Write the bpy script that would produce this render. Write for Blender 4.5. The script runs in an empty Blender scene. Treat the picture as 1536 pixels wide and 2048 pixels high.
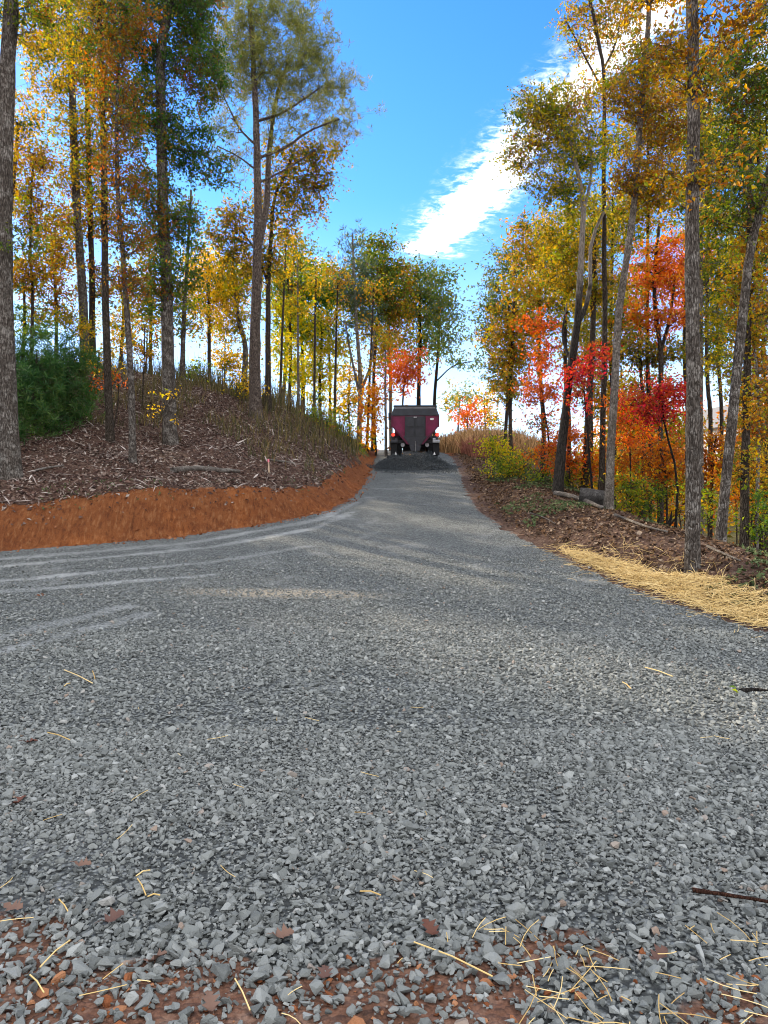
import bpy, bmesh, math, random
import numpy as np
from mathutils import Vector
R = math.radians
C = bpy.context.scene.collection
SC = bpy.context.scene
rng = np.random.default_rng(11)
random.seed(5)

# ------------------------------------------------------------------ camera
F = 1479.0            # focal length in photo pixels (photo 1536 x 2048)
CAMZ = 1.5
cam = bpy.data.cameras.new("camera"); camo = bpy.data.objects.new("camera", cam); C.objects.link(camo)
camo.location = (0, 0, CAMZ); camo.rotation_euler = (R(90), 0, 0)
cam.sensor_fit = 'VERTICAL'; cam.sensor_height = 24; cam.lens = 24 * F / 2048
cam.clip_start = 0.05; cam.clip_end = 3000
SC.camera = camo

# ------------------------------------------------------------------ light
SUN_AZ, SUN_EL = -40, 26          # degrees clockwise from +Y, elevation
EXPOSURE = 1.05
SUN_STRENGTH = 5.0
SKY_STRENGTH = 0.15
SC.view_settings.view_transform = 'Standard'; SC.view_settings.look = 'None'
SC.view_settings.exposure = EXPOSURE; SC.view_settings.gamma = 1
SC.cycles.max_bounces = 6; SC.cycles.diffuse_bounces = 3; SC.cycles.glossy_bounces = 2
SC.cycles.transmission_bounces = 3; SC.cycles.transparent_max_bounces = 4
SC.cycles.filter_width = 1.05
SC.cycles.caustics_reflective = False; SC.cycles.caustics_refractive = False
sd = Vector((math.sin(R(SUN_AZ)) * math.cos(R(SUN_EL)), math.cos(R(SUN_AZ)) * math.cos(R(SUN_EL)), math.sin(R(SUN_EL))))
sl = bpy.data.lights.new("sun", 'SUN'); sl.energy = SUN_STRENGTH; sl.angle = R(0.6); sl.color = (1, .86, .66)
so = bpy.data.objects.new("sun", sl); C.objects.link(so); so.rotation_euler = sd.to_track_quat('Z', 'Y').to_euler()
so.location = sd * 100


class NT:
    """small node-tree helper"""
    def __init__(s, tree): s.t = tree; s.l = tree.links
    def n(s, typ, **kw):
        x = s.t.nodes.new(typ)
        for k, v in kw.items(): setattr(x, k, v)
        return x
    def put(s, sock, v):
        if v is None: return
        if isinstance(v, bpy.types.NodeSocket): s.l.new(v, sock)
        elif isinstance(v, (tuple, list)) and len(v) == 3 and sock.type == 'RGBA': sock.default_value = (*v, 1)
        else: sock.default_value = v
    def m(s, op, a, b=None, c=None, clamp=False):
        x = s.n('ShaderNodeMath', operation=op, use_clamp=clamp)
        s.put(x.inputs[0], a); s.put(x.inputs[1], b)
        if c is not None: s.put(x.inputs[2], c)
        return x.outputs[0]
    def vm(s, op, a, b=None):
        x = s.n('ShaderNodeVectorMath', operation=op)
        s.put(x.inputs[0], a); s.put(x.inputs[1], b)
        return x.outputs[1] if op in ('DOT_PRODUCT', 'LENGTH') else x.outputs[0]
    def sstep(s, v, a, b):
        x = s.n('ShaderNodeMapRange', interpolation_type='SMOOTHSTEP')
        s.put(x.inputs[0], v); x.inputs[1].default_value = a; x.inputs[2].default_value = b
        return x.outputs[0]
    def mix(s, f, a, b, typ='MIX'):
        x = s.n('ShaderNodeMix', data_type='RGBA', blend_type=typ)
        s.put(x.inputs[0], f); s.put(x.inputs[6], a); s.put(x.inputs[7], b)
        return x.outputs[2]
    def noise(s, vec, scale, detail=3, rough=.55, dist=0.0, col=False):
        x = s.n('ShaderNodeTexNoise'); s.put(x.inputs['Vector'], vec); s.put(x.inputs['Scale'], scale)
        x.inputs['Detail'].default_value = detail; x.inputs['Roughness'].default_value = rough
        x.inputs['Distortion'].default_value = dist
        return x.outputs['Color' if col else 'Fac']
    def vor(s, vec, scale, feature='F1', out='Distance', rnd=1.0):
        x = s.n('ShaderNodeTexVoronoi', feature=feature); s.put(x.inputs['Vector'], vec); s.put(x.inputs['Scale'], scale)
        x.inputs['Randomness'].default_value = rnd
        return x.outputs[out]
    def mapping(s, vec, scale=(1, 1, 1), rot=(0, 0, 0)):
        x = s.n('ShaderNodeMapping'); s.put(x.inputs['Vector'], vec); x.inputs['Scale'].default_value = scale
        x.inputs['Rotation'].default_value = rot
        return x.outputs[0]
    def ramp(s, f, stops, interp='LINEAR'):
        x = s.n('ShaderNodeValToRGB'); cr = x.color_ramp; cr.interpolation = interp
        while len(cr.elements) < len(stops): cr.elements.new(.5)
        for e, (p, c) in zip(cr.elements, stops): e.position = p; e.color = (*c, 1)
        s.put(x.inputs[0], f); return x.outputs[0]
    def bump(s, h, dist, strength=1.0, normal=None):
        x = s.n('ShaderNodeBump'); s.put(x.inputs['Height'], h); x.inputs['Distance'].default_value = dist
        x.inputs['Strength'].default_value = strength; s.put(x.inputs['Normal'], normal); return x.outputs[0]
    def obj(s): return s.n('ShaderNodeTexCoord').outputs['Object']
    def pos(s): return s.n('ShaderNodeNewGeometry').outputs['Position']
    def island(s): return s.n('ShaderNodeNewGeometry').outputs['Random Per Island']
    def attr(s, name): return s.n('ShaderNodeAttribute', attribute_name=name).outputs['Fac']


# ------------------------------------------------------------------ world: Nishita sky + a streak of high cloud
W = bpy.data.worlds.new("World"); SC.world = W; W.use_nodes = True
W.node_tree.nodes.clear(); w = NT(W.node_tree)
sky = w.n('ShaderNodeTexSky', sky_type='NISHITA', sun_disc=False)
sky.sun_elevation = R(SUN_EL); sky.sun_rotation = R(SUN_AZ % 360); sky.altitude = 300; sky.air_density = 1.0
sky.dust_density = 0.12; sky.ozone_density = 2.2
dirv = w.n('ShaderNodeTexCoord').outputs['Generated']
sx = w.n('ShaderNodeSeparateXYZ'); w.put(sx.inputs[0], dirv)
zz = w.m('MAXIMUM', sx.outputs[2], 0.03)
u = w.m('DIVIDE', sx.outputs[0], zz); v = w.m('DIVIDE', sx.outputs[1], zz)      # position on a high cloud layer
cu = w.n('ShaderNodeCombineXYZ'); w.put(cu.inputs[0], u); w.put(cu.inputs[1], v); cp = cu.outputs[0]
al = w.m('ADD', w.m('MULTIPLY', u, .2556), w.m('MULTIPLY', v, -.967))
pe = w.m('ADD', w.m('MULTIPLY', u, .967), w.m('MULTIPLY', v, .2556))
cr = w.n('ShaderNodeCombineXYZ'); w.put(cr.inputs[0], al); w.put(cr.inputs[1], pe); rp = cr.outputs[0]
n1 = w.noise(w.mapping(rp, (2.2, 6.0, 1)), 2.2, 6, .68)
n2 = w.noise(w.mapping(rp, (10, 6, 1), (0, 0, R(-34))), 2.4, 6, .66, .9)
n3 = w.noise(cp, 26, 3, .6)
wid = w.m('ADD', .18, w.m('MULTIPLY', w.sstep(al, -2.1, -1.5), -.02))
band = w.m('SUBTRACT', wid, w.m('ABSOLUTE', w.m('SUBTRACT', pe, .885)))
band = w.m('ADD', band, w.m('MULTIPLY', w.m('SUBTRACT', n1, .5), .22))
tip = w.m('ADD', al, w.m('MULTIPLY', w.m('SUBTRACT', n2, .5), .25))
cm = w.m('MULTIPLY', w.sstep(band, -.02, .15), w.sstep(tip, -2.80, -2.62))
rip = w.m('ADD', w.m('MULTIPLY', n2, .75), w.m('MULTIPLY', n3, .3))
core = w.m('MULTIPLY', w.sstep(band, .05, .2), w.m('ADD', .27, w.m('MULTIPLY', w.sstep(al, -1.75, -2.4), .17)))
cm = w.m('MULTIPLY', cm, w.sstep(w.m('ADD', rip, core), .46, .74))
side = w.m('MULTIPLY', w.sstep(pe, 1.02, 1.35), w.sstep(al, -1.9, -1.3))            # thin sheet to the right
side = w.m('MULTIPLY', side, w.sstep(w.m('ADD', n1, w.m('MULTIPLY', n2, .5)), .55, .95))
cm = w.m('MAXIMUM', cm, side)
over = w.m('MULTIPLY', w.sstep(v, 1.15, .1), w.sstep(w.noise(cp, 1.2, 5, .6), .28, .5))  # unseen bright cloud overhead and behind, added to fill the shade
hsv = w.n('ShaderNodeHueSaturation'); hsv.inputs['Saturation'].default_value = 1.3; hsv.inputs['Value'].default_value = 1
w.put(hsv.inputs['Color'], sky.outputs[0])
skyc = w.mix(1.0, hsv.outputs[0], (.78, .90, 1.12), 'MULTIPLY')
hz = w.sstep(sx.outputs[2], .40, .05)
skyc = w.mix(w.m('MULTIPLY', hz, .55), skyc, (5.2, 5.9, 6.3))
skyc = w.mix(w.m('MULTIPLY', cm, .96), skyc, (7.6, 7.7, 7.9))
skyc = w.mix(w.m('MULTIPLY', over, .9), skyc, (9.5, 9.7, 10.2))
bg = w.n('ShaderNodeBackground'); w.put(bg.inputs[0], skyc); bg.inputs[1].default_value = SKY_STRENGTH
wo = w.n('ShaderNodeOutputWorld'); w.l.new(bg.outputs[0], wo.inputs[0])


# ------------------------------------------------------------------ helpers
def P(px, py, Y):
    """photo pixel at a depth -> world point (used to read positions off the photograph)"""
    return np.array([(px - 768) / F * Y, Y, CAMZ + (1024 - py) / F * Y])


def tag(o, label=None, cat=None, group=None, kind=None):
    if label: o["label"] = label
    if cat: o["category"] = cat
    if group: o["group"] = group
    if kind: o["kind"] = kind
    return o


def empty(name, loc, rot=(0, 0, 0)):
    o = bpy.data.objects.new(name, None); C.objects.link(o); o.location = loc; o.rotation_euler = rot
    o.empty_display_size = .2
    return o


class MB:
    """collects polygons (numpy) and links them as ONE mesh object"""
    def __init__(s): s.V = []; s.F = []; s.n = 0
    def add(s, V, F):
        V = np.asarray(V, float); F = np.asarray(F, np.int64)
        s.V.append(V); s.F.append(F + s.n); s.n += len(V)
    def box(s, c, d, taper=(1, 1), rot=None):
        x, y, z = np.array(d) / 2.
        V = np.array([[-x, -y, -z], [x, -y, -z], [x, y, -z], [-x, y, -z], [-x * taper[0], -y * taper[1], z], [x * taper[0], -y * taper[1], z], [x * taper[0], y * taper[1], z], [-x * taper[0], y * taper[1], z]])
        if rot is not None: V = V @ np.array(rot).T
        s.add(V + np.array(c), [[0, 3, 2, 1], [4, 5, 6, 7], [0, 1, 5, 4], [1, 2, 6, 5], [2, 3, 7, 6], [3, 0, 4, 7]])
    def prism(s, pts, y0, y1):
        """outline in x,z extruded along y"""
        n = len(pts); V = [(a, y0, b) for a, b in pts] + [(a, y1, b) for a, b in pts]
        s.add(V, [[i, (i + 1) % n, (i + 1) % n + n, i + n] for i in range(n)])
        k = s.n - 2 * n
        s.V[-1] = s.V[-1]
        for o in (0, n):
            for i in range(1, n - 1): s.F.append(np.array([[k + o, k + o + i, k + o + i + 1]]))
    def tube(s, pts, rad, sides=6, jit=0.0, caps=True):
        pts = np.asarray(pts, float); n = len(pts); rad = np.broadcast_to(rad, (n,)).astype(float)
        t = np.gradient(pts, axis=0); t /= np.linalg.norm(t, axis=1)[:, None] + 1e-9
        ref = np.where(np.abs(t[:, [2]]) > .9, np.array([[0, 1., 0]]), np.array([[0, 0, 1.]]))
        if np.abs(t[:, 2]).mean() > .6: ref = np.tile([[0, 1., 0]], (n, 1))
        else: ref = np.tile([[0.05, .05, 1.]], (n, 1))
        a = np.cross(ref, t); a /= np.linalg.norm(a, axis=1)[:, None] + 1e-9; b = np.cross(t, a)
        an = np.linspace(0, 2 * np.pi, sides, endpoint=False)
        rr = rad[:, None] * (1 + (rng.normal(0, jit, (n, sides)) if jit else 0))
        V = pts[:, None] + (a[:, None] * np.cos(an)[None, :, None] + b[:, None] * np.sin(an)[None, :, None]) * rr[..., None]
        i = np.arange(n - 1)[:, None] * sides; j = np.arange(sides)[None]; k = (j + 1) % sides
        Fq = np.stack([i + j, i + k, i + sides + k, i + sides + j], -1).reshape(-1, 4)
        s.add(V.reshape(-1, 3), Fq)
        if caps:
            k0 = s.n - n * sides
            for o in (0, (n - 1) * sides):
                for q in range(1, sides - 1): s.F.append(np.array([[k0 + o, k0 + o + q, k0 + o + q + 1]]))
    def disc_y(s, c, r, wdt, sides=20, r2=None):
        """cylinder with axis along x (a wheel)"""
        an = np.linspace(0, 2 * np.pi, sides, endpoint=False)
        prof = [(-wdt / 2, r * .55), (-wdt / 2, r * .94), (-wdt * .36, r), (wdt * .36, r), (wdt / 2, r * .94), (wdt / 2, r * .55)] if r2 is None else [(-wdt / 2, r2), (-wdt / 2, r), (wdt / 2, r), (wdt / 2, r2)]
        V = [(c[0] + px, c[1] + pr * math.cos(t), c[2] + pr * math.sin(t)) for px, pr in prof for t in an]
        m_ = len(prof); Fq = []
        for i in range(m_):
            for j in range(sides):
                k = (j + 1) % sides; i2 = (i + 1) % m_
                Fq.append([i * sides + j, i * sides + k, i2 * sides + k, i2 * sides + j])
        s.add(V, Fq)
    def build(s, name, mat, parent=None, smooth=False, origin=None, bevel=0):
        V = np.concatenate(s.V)
        if origin is not None: V = V - np.asarray(origin)
        me = bpy.data.meshes.new(name)
        lt = np.concatenate([np.full(len(f), f.shape[1]) for f in s.F]); lv = np.concatenate([f.reshape(-1) for f in s.F])
        me.vertices.add(len(V)); me.vertices.foreach_set('co', V.astype(np.float32).reshape(-1))
        me.loops.add(len(lv)); me.loops.foreach_set('vertex_index', lv.astype(np.int32))
        me.polygons.add(len(lt)); me.polygons.foreach_set('loop_start', (np.cumsum(lt) - lt).astype(np.int32))
        me.polygons.foreach_set('loop_total', lt.astype(np.int32))
        me.polygons.foreach_set('use_smooth', np.full(len(lt), smooth))
        me.update(calc_edges=True); me.validate()
        if mat: me.materials.append(mat)
        o = bpy.data.objects.new(name, me); C.objects.link(o)
        if parent is not None: o.parent = parent
        elif origin is not None: o.location = origin
        if bevel:
            bm = bmesh.new(); bm.from_mesh(me); bmesh.ops.remove_doubles(bm, verts=bm.verts, dist=1e-5)
            bmesh.ops.recalc_face_normals(bm, faces=bm.faces); bm.to_mesh(me); bm.free()
            md = o.modifiers.new('edge', 'BEVEL'); md.width = bevel; md.segments = 2; md.limit_method = 'ANGLE'
        return o


def vnoise(x, y, seed=0):
    """smooth value noise in the plane, 0..1"""
    x = np.asarray(x, float); y = np.asarray(y, float)
    xi = np.floor(x).astype(np.int64); yi = np.floor(y).astype(np.int64); fx = x - xi; fy = y - yi
    fx = fx * fx * (3 - 2 * fx); fy = fy * fy * (3 - 2 * fy)
    def h(a, b):
        q = (a * 374761393 + b * 668265263 + seed * 974634777) & 0x7fffffff
        q = ((q ^ (q >> 13)) * 1274126177) & 0x7fffffff
        return ((q ^ (q >> 16)) & 0xffff) / 65535.
    return (h(xi, yi) * (1 - fx) + h(xi + 1, yi) * fx) * (1 - fy) + (h(xi, yi + 1) * (1 - fx) + h(xi + 1, yi + 1) * fx) * fy


def fbm(x, y, seed=0):
    return (vnoise(x, y, seed) + .5 * vnoise(x * 2.1, y * 2.1, seed + 1) + .25 * vnoise(x * 4.3, y * 4.3, seed + 2)) / 1.75


def ss(v, a, b):
    t = np.clip((np.asarray(v, float) - a) / (b - a), 0, 1); return t * t * (3 - 2 * t)


# ------------------------------------------------------------------ terrain shape
LE = np.array([(-60, 10.5), (-30, 12.2), (-12, 13.6), (-7.5, 14.5), (-4.5, 16), (-2.6, 18), (-1.45, 20), (-.95, 22.5), (-.7, 26), (-.5, 31), (-.45, 37), (-.4, 46), (-.3, 60), (0, 90)])
RE = np.array([(30, -8), (9.5, 1), (5.6, 6), (4.4, 8.5), (3.85, 11), (3.3, 14.2), (2.8, 17), (2.55, 20), (2.7, 24), (3.1, 30), (3.5, 37), (3.6, 46), (3.8, 60), (4, 90)])


def xL(y): return np.interp(y, LE[:, 1], LE[:, 0])
def xR(y): return np.interp(y, RE[:, 1], RE[:, 0])


def pdist(x, y, poly):
    x = np.asarray(x, float); y = np.asarray(y, float); d = np.full(np.broadcast(x, y).shape, 1e9)
    for (ax, ay), (bx, by) in zip(poly[:-1], poly[1:]):
        ex, ey = bx - ax, by - ay; t = np.clip(((x - ax) * ex + (y - ay) * ey) / (ex * ex + ey * ey), 0, 1)
        d = np.minimum(d, np.hypot(x - ax - t * ex, y - ay - t * ey))
    return d


def dleft(x, y): return np.where((x < xL(y)) & (np.asarray(y) > 10.5), 1, -1) * pdist(x, y, LE)
def dright(x, y): return np.where(x > xR(y), 1, -1) * pdist(x, y, RE)


def sp(v): return np.log1p(np.exp(np.clip(v, -30, 30)))


def zroad(y):
    y = np.asarray(y, float)
    z = .155 * 2 * sp((y - 10) / 2) - .065 * 3 * sp((y - 42) / 3) - .05 * 20 * sp((y - 120) / 20)
    return np.where(y < -20, z, z)


def H(x, y):
    x = np.asarray(x, float); y = np.asarray(y, float)
    z = zroad(y)
    d = np.maximum(dleft(x, y), 0); e = np.maximum(dright(x, y), 0)
    bank = np.interp(y, [10, 17, 21, 26, 34, 45], [.86, .76, .58, .4, .3, .15])
    up = bank * ss(d, 0.05, .85 + .3 * (vnoise(x * .7, y * .7, 52) - .5)) ** .8 * (1 + .5 * (vnoise(x * .6, y * .6, 53) - .5)) + (.06 * (vnoise(x * 4.2, y * 4.2, 54) - .5) + .10 * (vnoise(x * 6.2 + y * 1.5, y * .8, 57) - .5) * (.4 + vnoise(x * .5, y * .5, 58))) * ss(d, 0, .2) * (1 - ss(d, .8, 1.2))
    k = ss(y, 19, 33)
    g = (1 - k) * (.22 * np.maximum(d - .6, 0)) + k * 4.45 * (1 - np.exp(-np.maximum(d - .4, 0) / 5.2))
    g = np.minimum(g, 7.5)
    g = g * (1 - ss(y, 37, 62))
    hill = up * (1 - .8 * ss(y, 50, 80)) + g
    ramp_l = ss(-x, 15, 45) * 5 * (1 - ss(y, 60, 120)) * (d > 0)
    z = z + np.where(d > 0, hill + ramp_l + .22 * (fbm(x * .8, y * .8, 3) - .5) * ss(d, .8, 2.5), 0)
    # right shoulder, valley beyond it and the far side rising again
    berm = .38 * ss(e, .2, 1.8) * (1 - ss(y, 24, 31)) * ss(y, 4, 9)
    val = -5.5 * ss(e, 2.2, 11) + 6.2 * ss(e, 18, 46)
    fld = ss(y, 45, 58) * (1 - ss(y, 85, 120)) * .8 * ss(e, .5, 3) * (1 - .5 * ss(e, 5, 10))
    val = val * (1 - ss(y, 36, 50) * (1 - ss(e, 5, 16)))
    z = z + np.where(e > 0, berm + val + fld + .16 * (fbm(x * 1.1, y * 1.1, 8) - .5) * ss(e, .3, 1.5), 0)
    return z


def hit(px, py, lo=1.5, hi=60):
    """first ground point under a photo pixel"""
    Y = np.linspace(lo, hi, 3000); x = (px - 768) / F * Y; zl = CAMZ + (1024 - py) / F * Y
    m = np.nonzero(H(x, Y) >= zl)[0]; i = m[0] if len(m) else -1
    return np.array([x[i], Y[i], H(x[i], Y[i])])


def place(px, Y):
    x = (px - 768) / F * Y; return np.array([x, Y, float(H(x, Y))])


# ------------------------------------------------------------------ materials
def mat(name):
    m_ = bpy.data.materials.new(name); m_.use_nodes = True; m_.node_tree.nodes.clear(); t = NT(m_.node_tree)
    out = t.n('ShaderNodeOutputMaterial'); return m_, t, out


def principled(t, out, col, rough=.9, spec=.2, normal=None, metal=0, **kw):
    b = t.n('ShaderNodeBsdfPrincipled'); t.put(b.inputs['Base Color'], col); t.put(b.inputs['Roughness'], rough)
    b.inputs['Specular IOR Level'].default_value = spec; b.inputs['Metallic'].default_value = metal; t.put(b.inputs['Normal'], normal)
    if out is not None: t.l.new(b.outputs[0], out.inputs[0])
    return b


def simple(name, col, rough=.6, spec=.4, metal=0, var=.15, scale=6, bump=.0):
    m_, t, out = mat(name); n = t.noise(t.obj(), scale, 5, .65)
    dark = tuple(c * (1 - var * 1.6) for c in col); lite = tuple(min(1, c * (1 + var)) for c in col)
    c = t.ramp(n, [(.3, dark), (.7, lite)])
    nm = t.bump(t.noise(t.obj(), scale * 6, 3), bump) if bump else None
    principled(t, out, c, t.m('ADD', rough - .1, t.m('MULTIPLY', n, .2)), spec, nm, metal); return m_


def leafmat(name, cols, transl=.52, clump=.8, gloss=.25, sat=1.2):
    """leaf colours of one tree: each leaf takes a colour from the list, in drifts"""
    m_, t, out = mat(name); ob = t.obj()
    nz = t.noise(ob, clump, 3, .6)
    f = t.m('ADD', t.m('MULTIPLY', t.m('SUBTRACT', nz, .5), 2.1), t.m('ADD', .5, t.m('MULTIPLY', t.m('SUBTRACT', t.island(), .5), .55)), clamp=True)
    k = len(cols); c = t.ramp(f, [((i + .5) / k, col) for i, col in enumerate(cols)])
    b = principled(t, None, c, .55, gloss)
    tr = t.n('ShaderNodeBsdfTranslucent'); h = t.n('ShaderNodeHueSaturation'); h.inputs['Saturation'].default_value = sat; h.inputs['Value'].default_value = 1.95
    t.put(h.inputs['Color'], c); t.l.new(h.outputs[0], tr.inputs[0])
    mx = t.n('ShaderNodeMixShader'); mx.inputs[0].default_value = transl
    t.l.new(b.outputs[0], mx.inputs[1]); t.l.new(tr.outputs[0], mx.inputs[2]); t.l.new(mx.outputs[0], out.inputs[0]); return m_


def barkmat(name, dark, mid, pale, lichen=.5, sc=1.0, stretch=.22):
    m_, t, out = mat(name); ob = t.obj()
    st = t.mapping(ob, (1, 1, stretch))
    ridge = t.noise(st, 46 * sc, 6, .7, .5); v = t.vor(st, 30 * sc, 'DISTANCE_TO_EDGE', 'Distance')
    base = t.mix(t.sstep(ridge, .35, .68), dark, mid)
    patch = t.sstep(t.m('ADD', t.noise(ob, 5.0, 6, .75), t.m('MULTIPLY', ridge, .25)), .78 - .35 * lichen, .98 - .35 * lichen)
    c = t.mix(t.m('MULTIPLY', patch, .6), base, pale)
    c = t.mix(t.sstep(v, .07, .0), c, dark)
    hgt = t.m('ADD', ridge, t.m('MULTIPLY', t.sstep(v, 0, .18), .8))
    principled(t, out, c, .95, .1, t.bump(hgt, .03, 1.0)); return m_


G = dict(dgreen=(.028, .07, .014), green=(.05, .10, .02), mgreen=(.075, .12, .03), ygreen=(.24, .27, .02), olive=(.13, .125, .025), yellow=(.58, .40, .015),
         gold=(.46, .27, .018), orange=(.48, .15, .015), dorange=(.33, .085, .015), rust=(.24, .085, .02), brown=(.14, .065, .02), red=(.44, .07, .03), crimson=(.34, .025, .05), pale=(.22, .2, .08), grey=(.07, .09, .055))
PALS = dict(
    oak_green=['dgreen', 'green', 'mgreen', 'olive', 'rust'], olive_brown=['brown', 'green', 'olive', 'dgreen', 'ygreen', 'rust'],
    olive_gold=['green', 'olive', 'gold', 'olive', 'ygreen'], rust_mix=['dgreen', 'green', 'olive', 'brown', 'rust', 'olive', 'dorange'],
    gold_orange=['green', 'olive', 'gold', 'yellow', 'olive', 'dorange'], yellow=['ygreen', 'yellow', 'gold', 'yellow'], brown_gold=['brown', 'olive', 'green', 'gold', 'brown', 'olive'],
    green_mid=['green', 'mgreen', 'ygreen', 'green', 'dgreen'], green_lit=['mgreen', 'ygreen', 'yellow', 'ygreen'], green_grey=['grey', 'green', 'olive', 'grey'],
    rust_gold=['green', 'olive', 'gold', 'rust', 'ygreen', 'olive'], olive_yellow=['green', 'ygreen', 'olive', 'yellow', 'green', 'rust'],
    rust_brown=['brown', 'olive', 'rust', 'gold', 'olive', 'ygreen'], orange_red=['dorange', 'orange', 'red', 'orange', 'gold', 'olive'], red=['olive', 'dorange', 'red', 'dorange', 'orange', 'red', 'rust'],
    crimson=['rust', 'crimson', 'red', 'crimson', 'dorange', 'rust'], orange=['orange', 'gold', 'orange', 'dorange'], rust_orange=['rust', 'dorange', 'orange', 'rust', 'gold'],
    pale_mix=['pale', 'mgreen', 'pale', 'gold'], understory=['green', 'ygreen', 'mgreen', 'gold', 'green'], evergreen=['dgreen', 'green', 'dgreen'])
PM = {k: leafmat("leaves_" + k, [G[c] for c in v_]) for k, v_ in PALS.items()}
PM['pine'] = leafmat('needles_gold_green', [(.11, .13, .03), (.21, .20, .05), (.10, .13, .035), (.27, .23, .065)], .3, .5)
PM['pine_dark'] = leafmat('needles_dark', [(.016, .055, .014), (.034, .09, .02), (.075, .12, .025)], .25, .8)
PM['pine_far'] = leafmat('needles_blue_green', [(.04, .075, .05), (.07, .09, .045), (.05, .08, .04)], .25, .8)
BARK = dict(grey=barkmat('bark_grey', (.035, .028, .022), (.15, .125, .105), (.36, .33, .29), .55), dark=barkmat('bark_dark', (.008, .007, .006), (.045, .038, .032), (.2, .18, .15), .15),
            brown=barkmat('bark_brown', (.022, .017, .012), (.10, .078, .06), (.27, .23, .18), .3), pale=barkmat('bark_pale', (.07, .058, .045), (.24, .2, .165), (.44, .39, .33), .6, 1.4),
            pine=barkmat('bark_pine', (.04, .03, .025), (.20, .155, .125), (.33, .28, .24), .4, .8, .3))


def twotone_bark(name, low, high, z0, z1):
    m_, t, out = mat(name); ob = t.obj(); sep = t.n('ShaderNodeSeparateXYZ'); t.put(sep.inputs[0], ob)
    st = t.mapping(ob, (1, 1, .2)); ridge = t.noise(st, 46, 6, .7, .5)
    f = t.sstep(t.m('ADD', sep.outputs[2], t.m('MULTIPLY', t.m('SUBTRACT', t.noise(ob, 1.6, 5, .7), .5), 3.5)), z0, z1)
    c = t.mix(f, t.mix(t.sstep(ridge, .35, .68), low[0], low[1]), t.mix(t.sstep(ridge, .3, .62), high[0], high[1]))
    principled(t, out, c, .95, .1, t.bump(ridge, .03, 1.0)); return m_


BARK['stained'] = twotone_bark('bark_black_stained', ((.008, .007, .006), (.05, .043, .036)), ((.06, .05, .042), (.25, .215, .18)), 4.9, 6.2)


def ground_material():
    m_, t, out = mat('ground_clay_and_leaf_litter'); p = t.pos()
    n = t.noise(p, 3.0, 6, .65); fine = t.noise(p, 38, 4, .7); big = t.noise(p, .5, 4, .6)
    clay = t.ramp(t.m('ADD', t.m('MULTIPLY', n, .6), t.m('MULTIPLY', fine, .4)), [(.3, (.12, .035, .012)), (.48, (.23, .072, .021)), (.62, (.30, .105, .033)), (.78, (.38, .18, .08))])
    streak = t.noise(t.mapping(p, (6.5, 3.0, .42), (0, R(20), 0)), 2.6, 5, .66, .2)
    clay = t.mix(t.m('MULTIPLY', t.sstep(streak, .52, .66), .55), clay, (.40, .185, .075))
    clay = t.mix(t.m('MULTIPLY', t.sstep(streak,   .46, .36), .5), clay, (.07, .022, .01))
    lit = t.ramp(t.vor(t.mapping(p, (1, 1, .6)), 24, 'F1', 'Color'), [(.1, (.024, .014, .010)), (.4, (.06, .034, .024)), (.65, (.095, .058, .04)), (.9, (.16, .115, .085))])
    lit = t.mix(t.sstep(fine, .45, .7), lit, (.05, .024, .018))
    gr = t.ramp(n, [(.3, (.05, .06, .02)), (.6, (.14, .12, .045)), (.8, (.25, .18, .07))])
    wc = t.sstep(t.m('ADD', t.attr('clay'), t.m('MULTIPLY', t.m('SUBTRACT', t.noise(p, 2.6, 5, .7), .5), .75)), .42, .58)
    wg = t.sstep(t.m('ADD', t.attr('grass'), t.m('MULTIPLY', t.m('SUBTRACT', n, .5), .8)), .4, .6)
    c = t.mix(wg, lit, gr); c = t.mix(wc, c, clay)
    c = t.mix(t.m('MULTIPLY', t.sstep(big, .62, .5), .25), c, (.06, .03, .02))
    h = t.m('ADD', t.m('MULTIPLY', fine, .5), t.m('ADD', t.m('MULTIPLY', streak, t.m('MULTIPLY', wc, 2.6)), n))
    principled(t, out, c, .95, .1, t.bump(h, .07)); return m_


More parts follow.
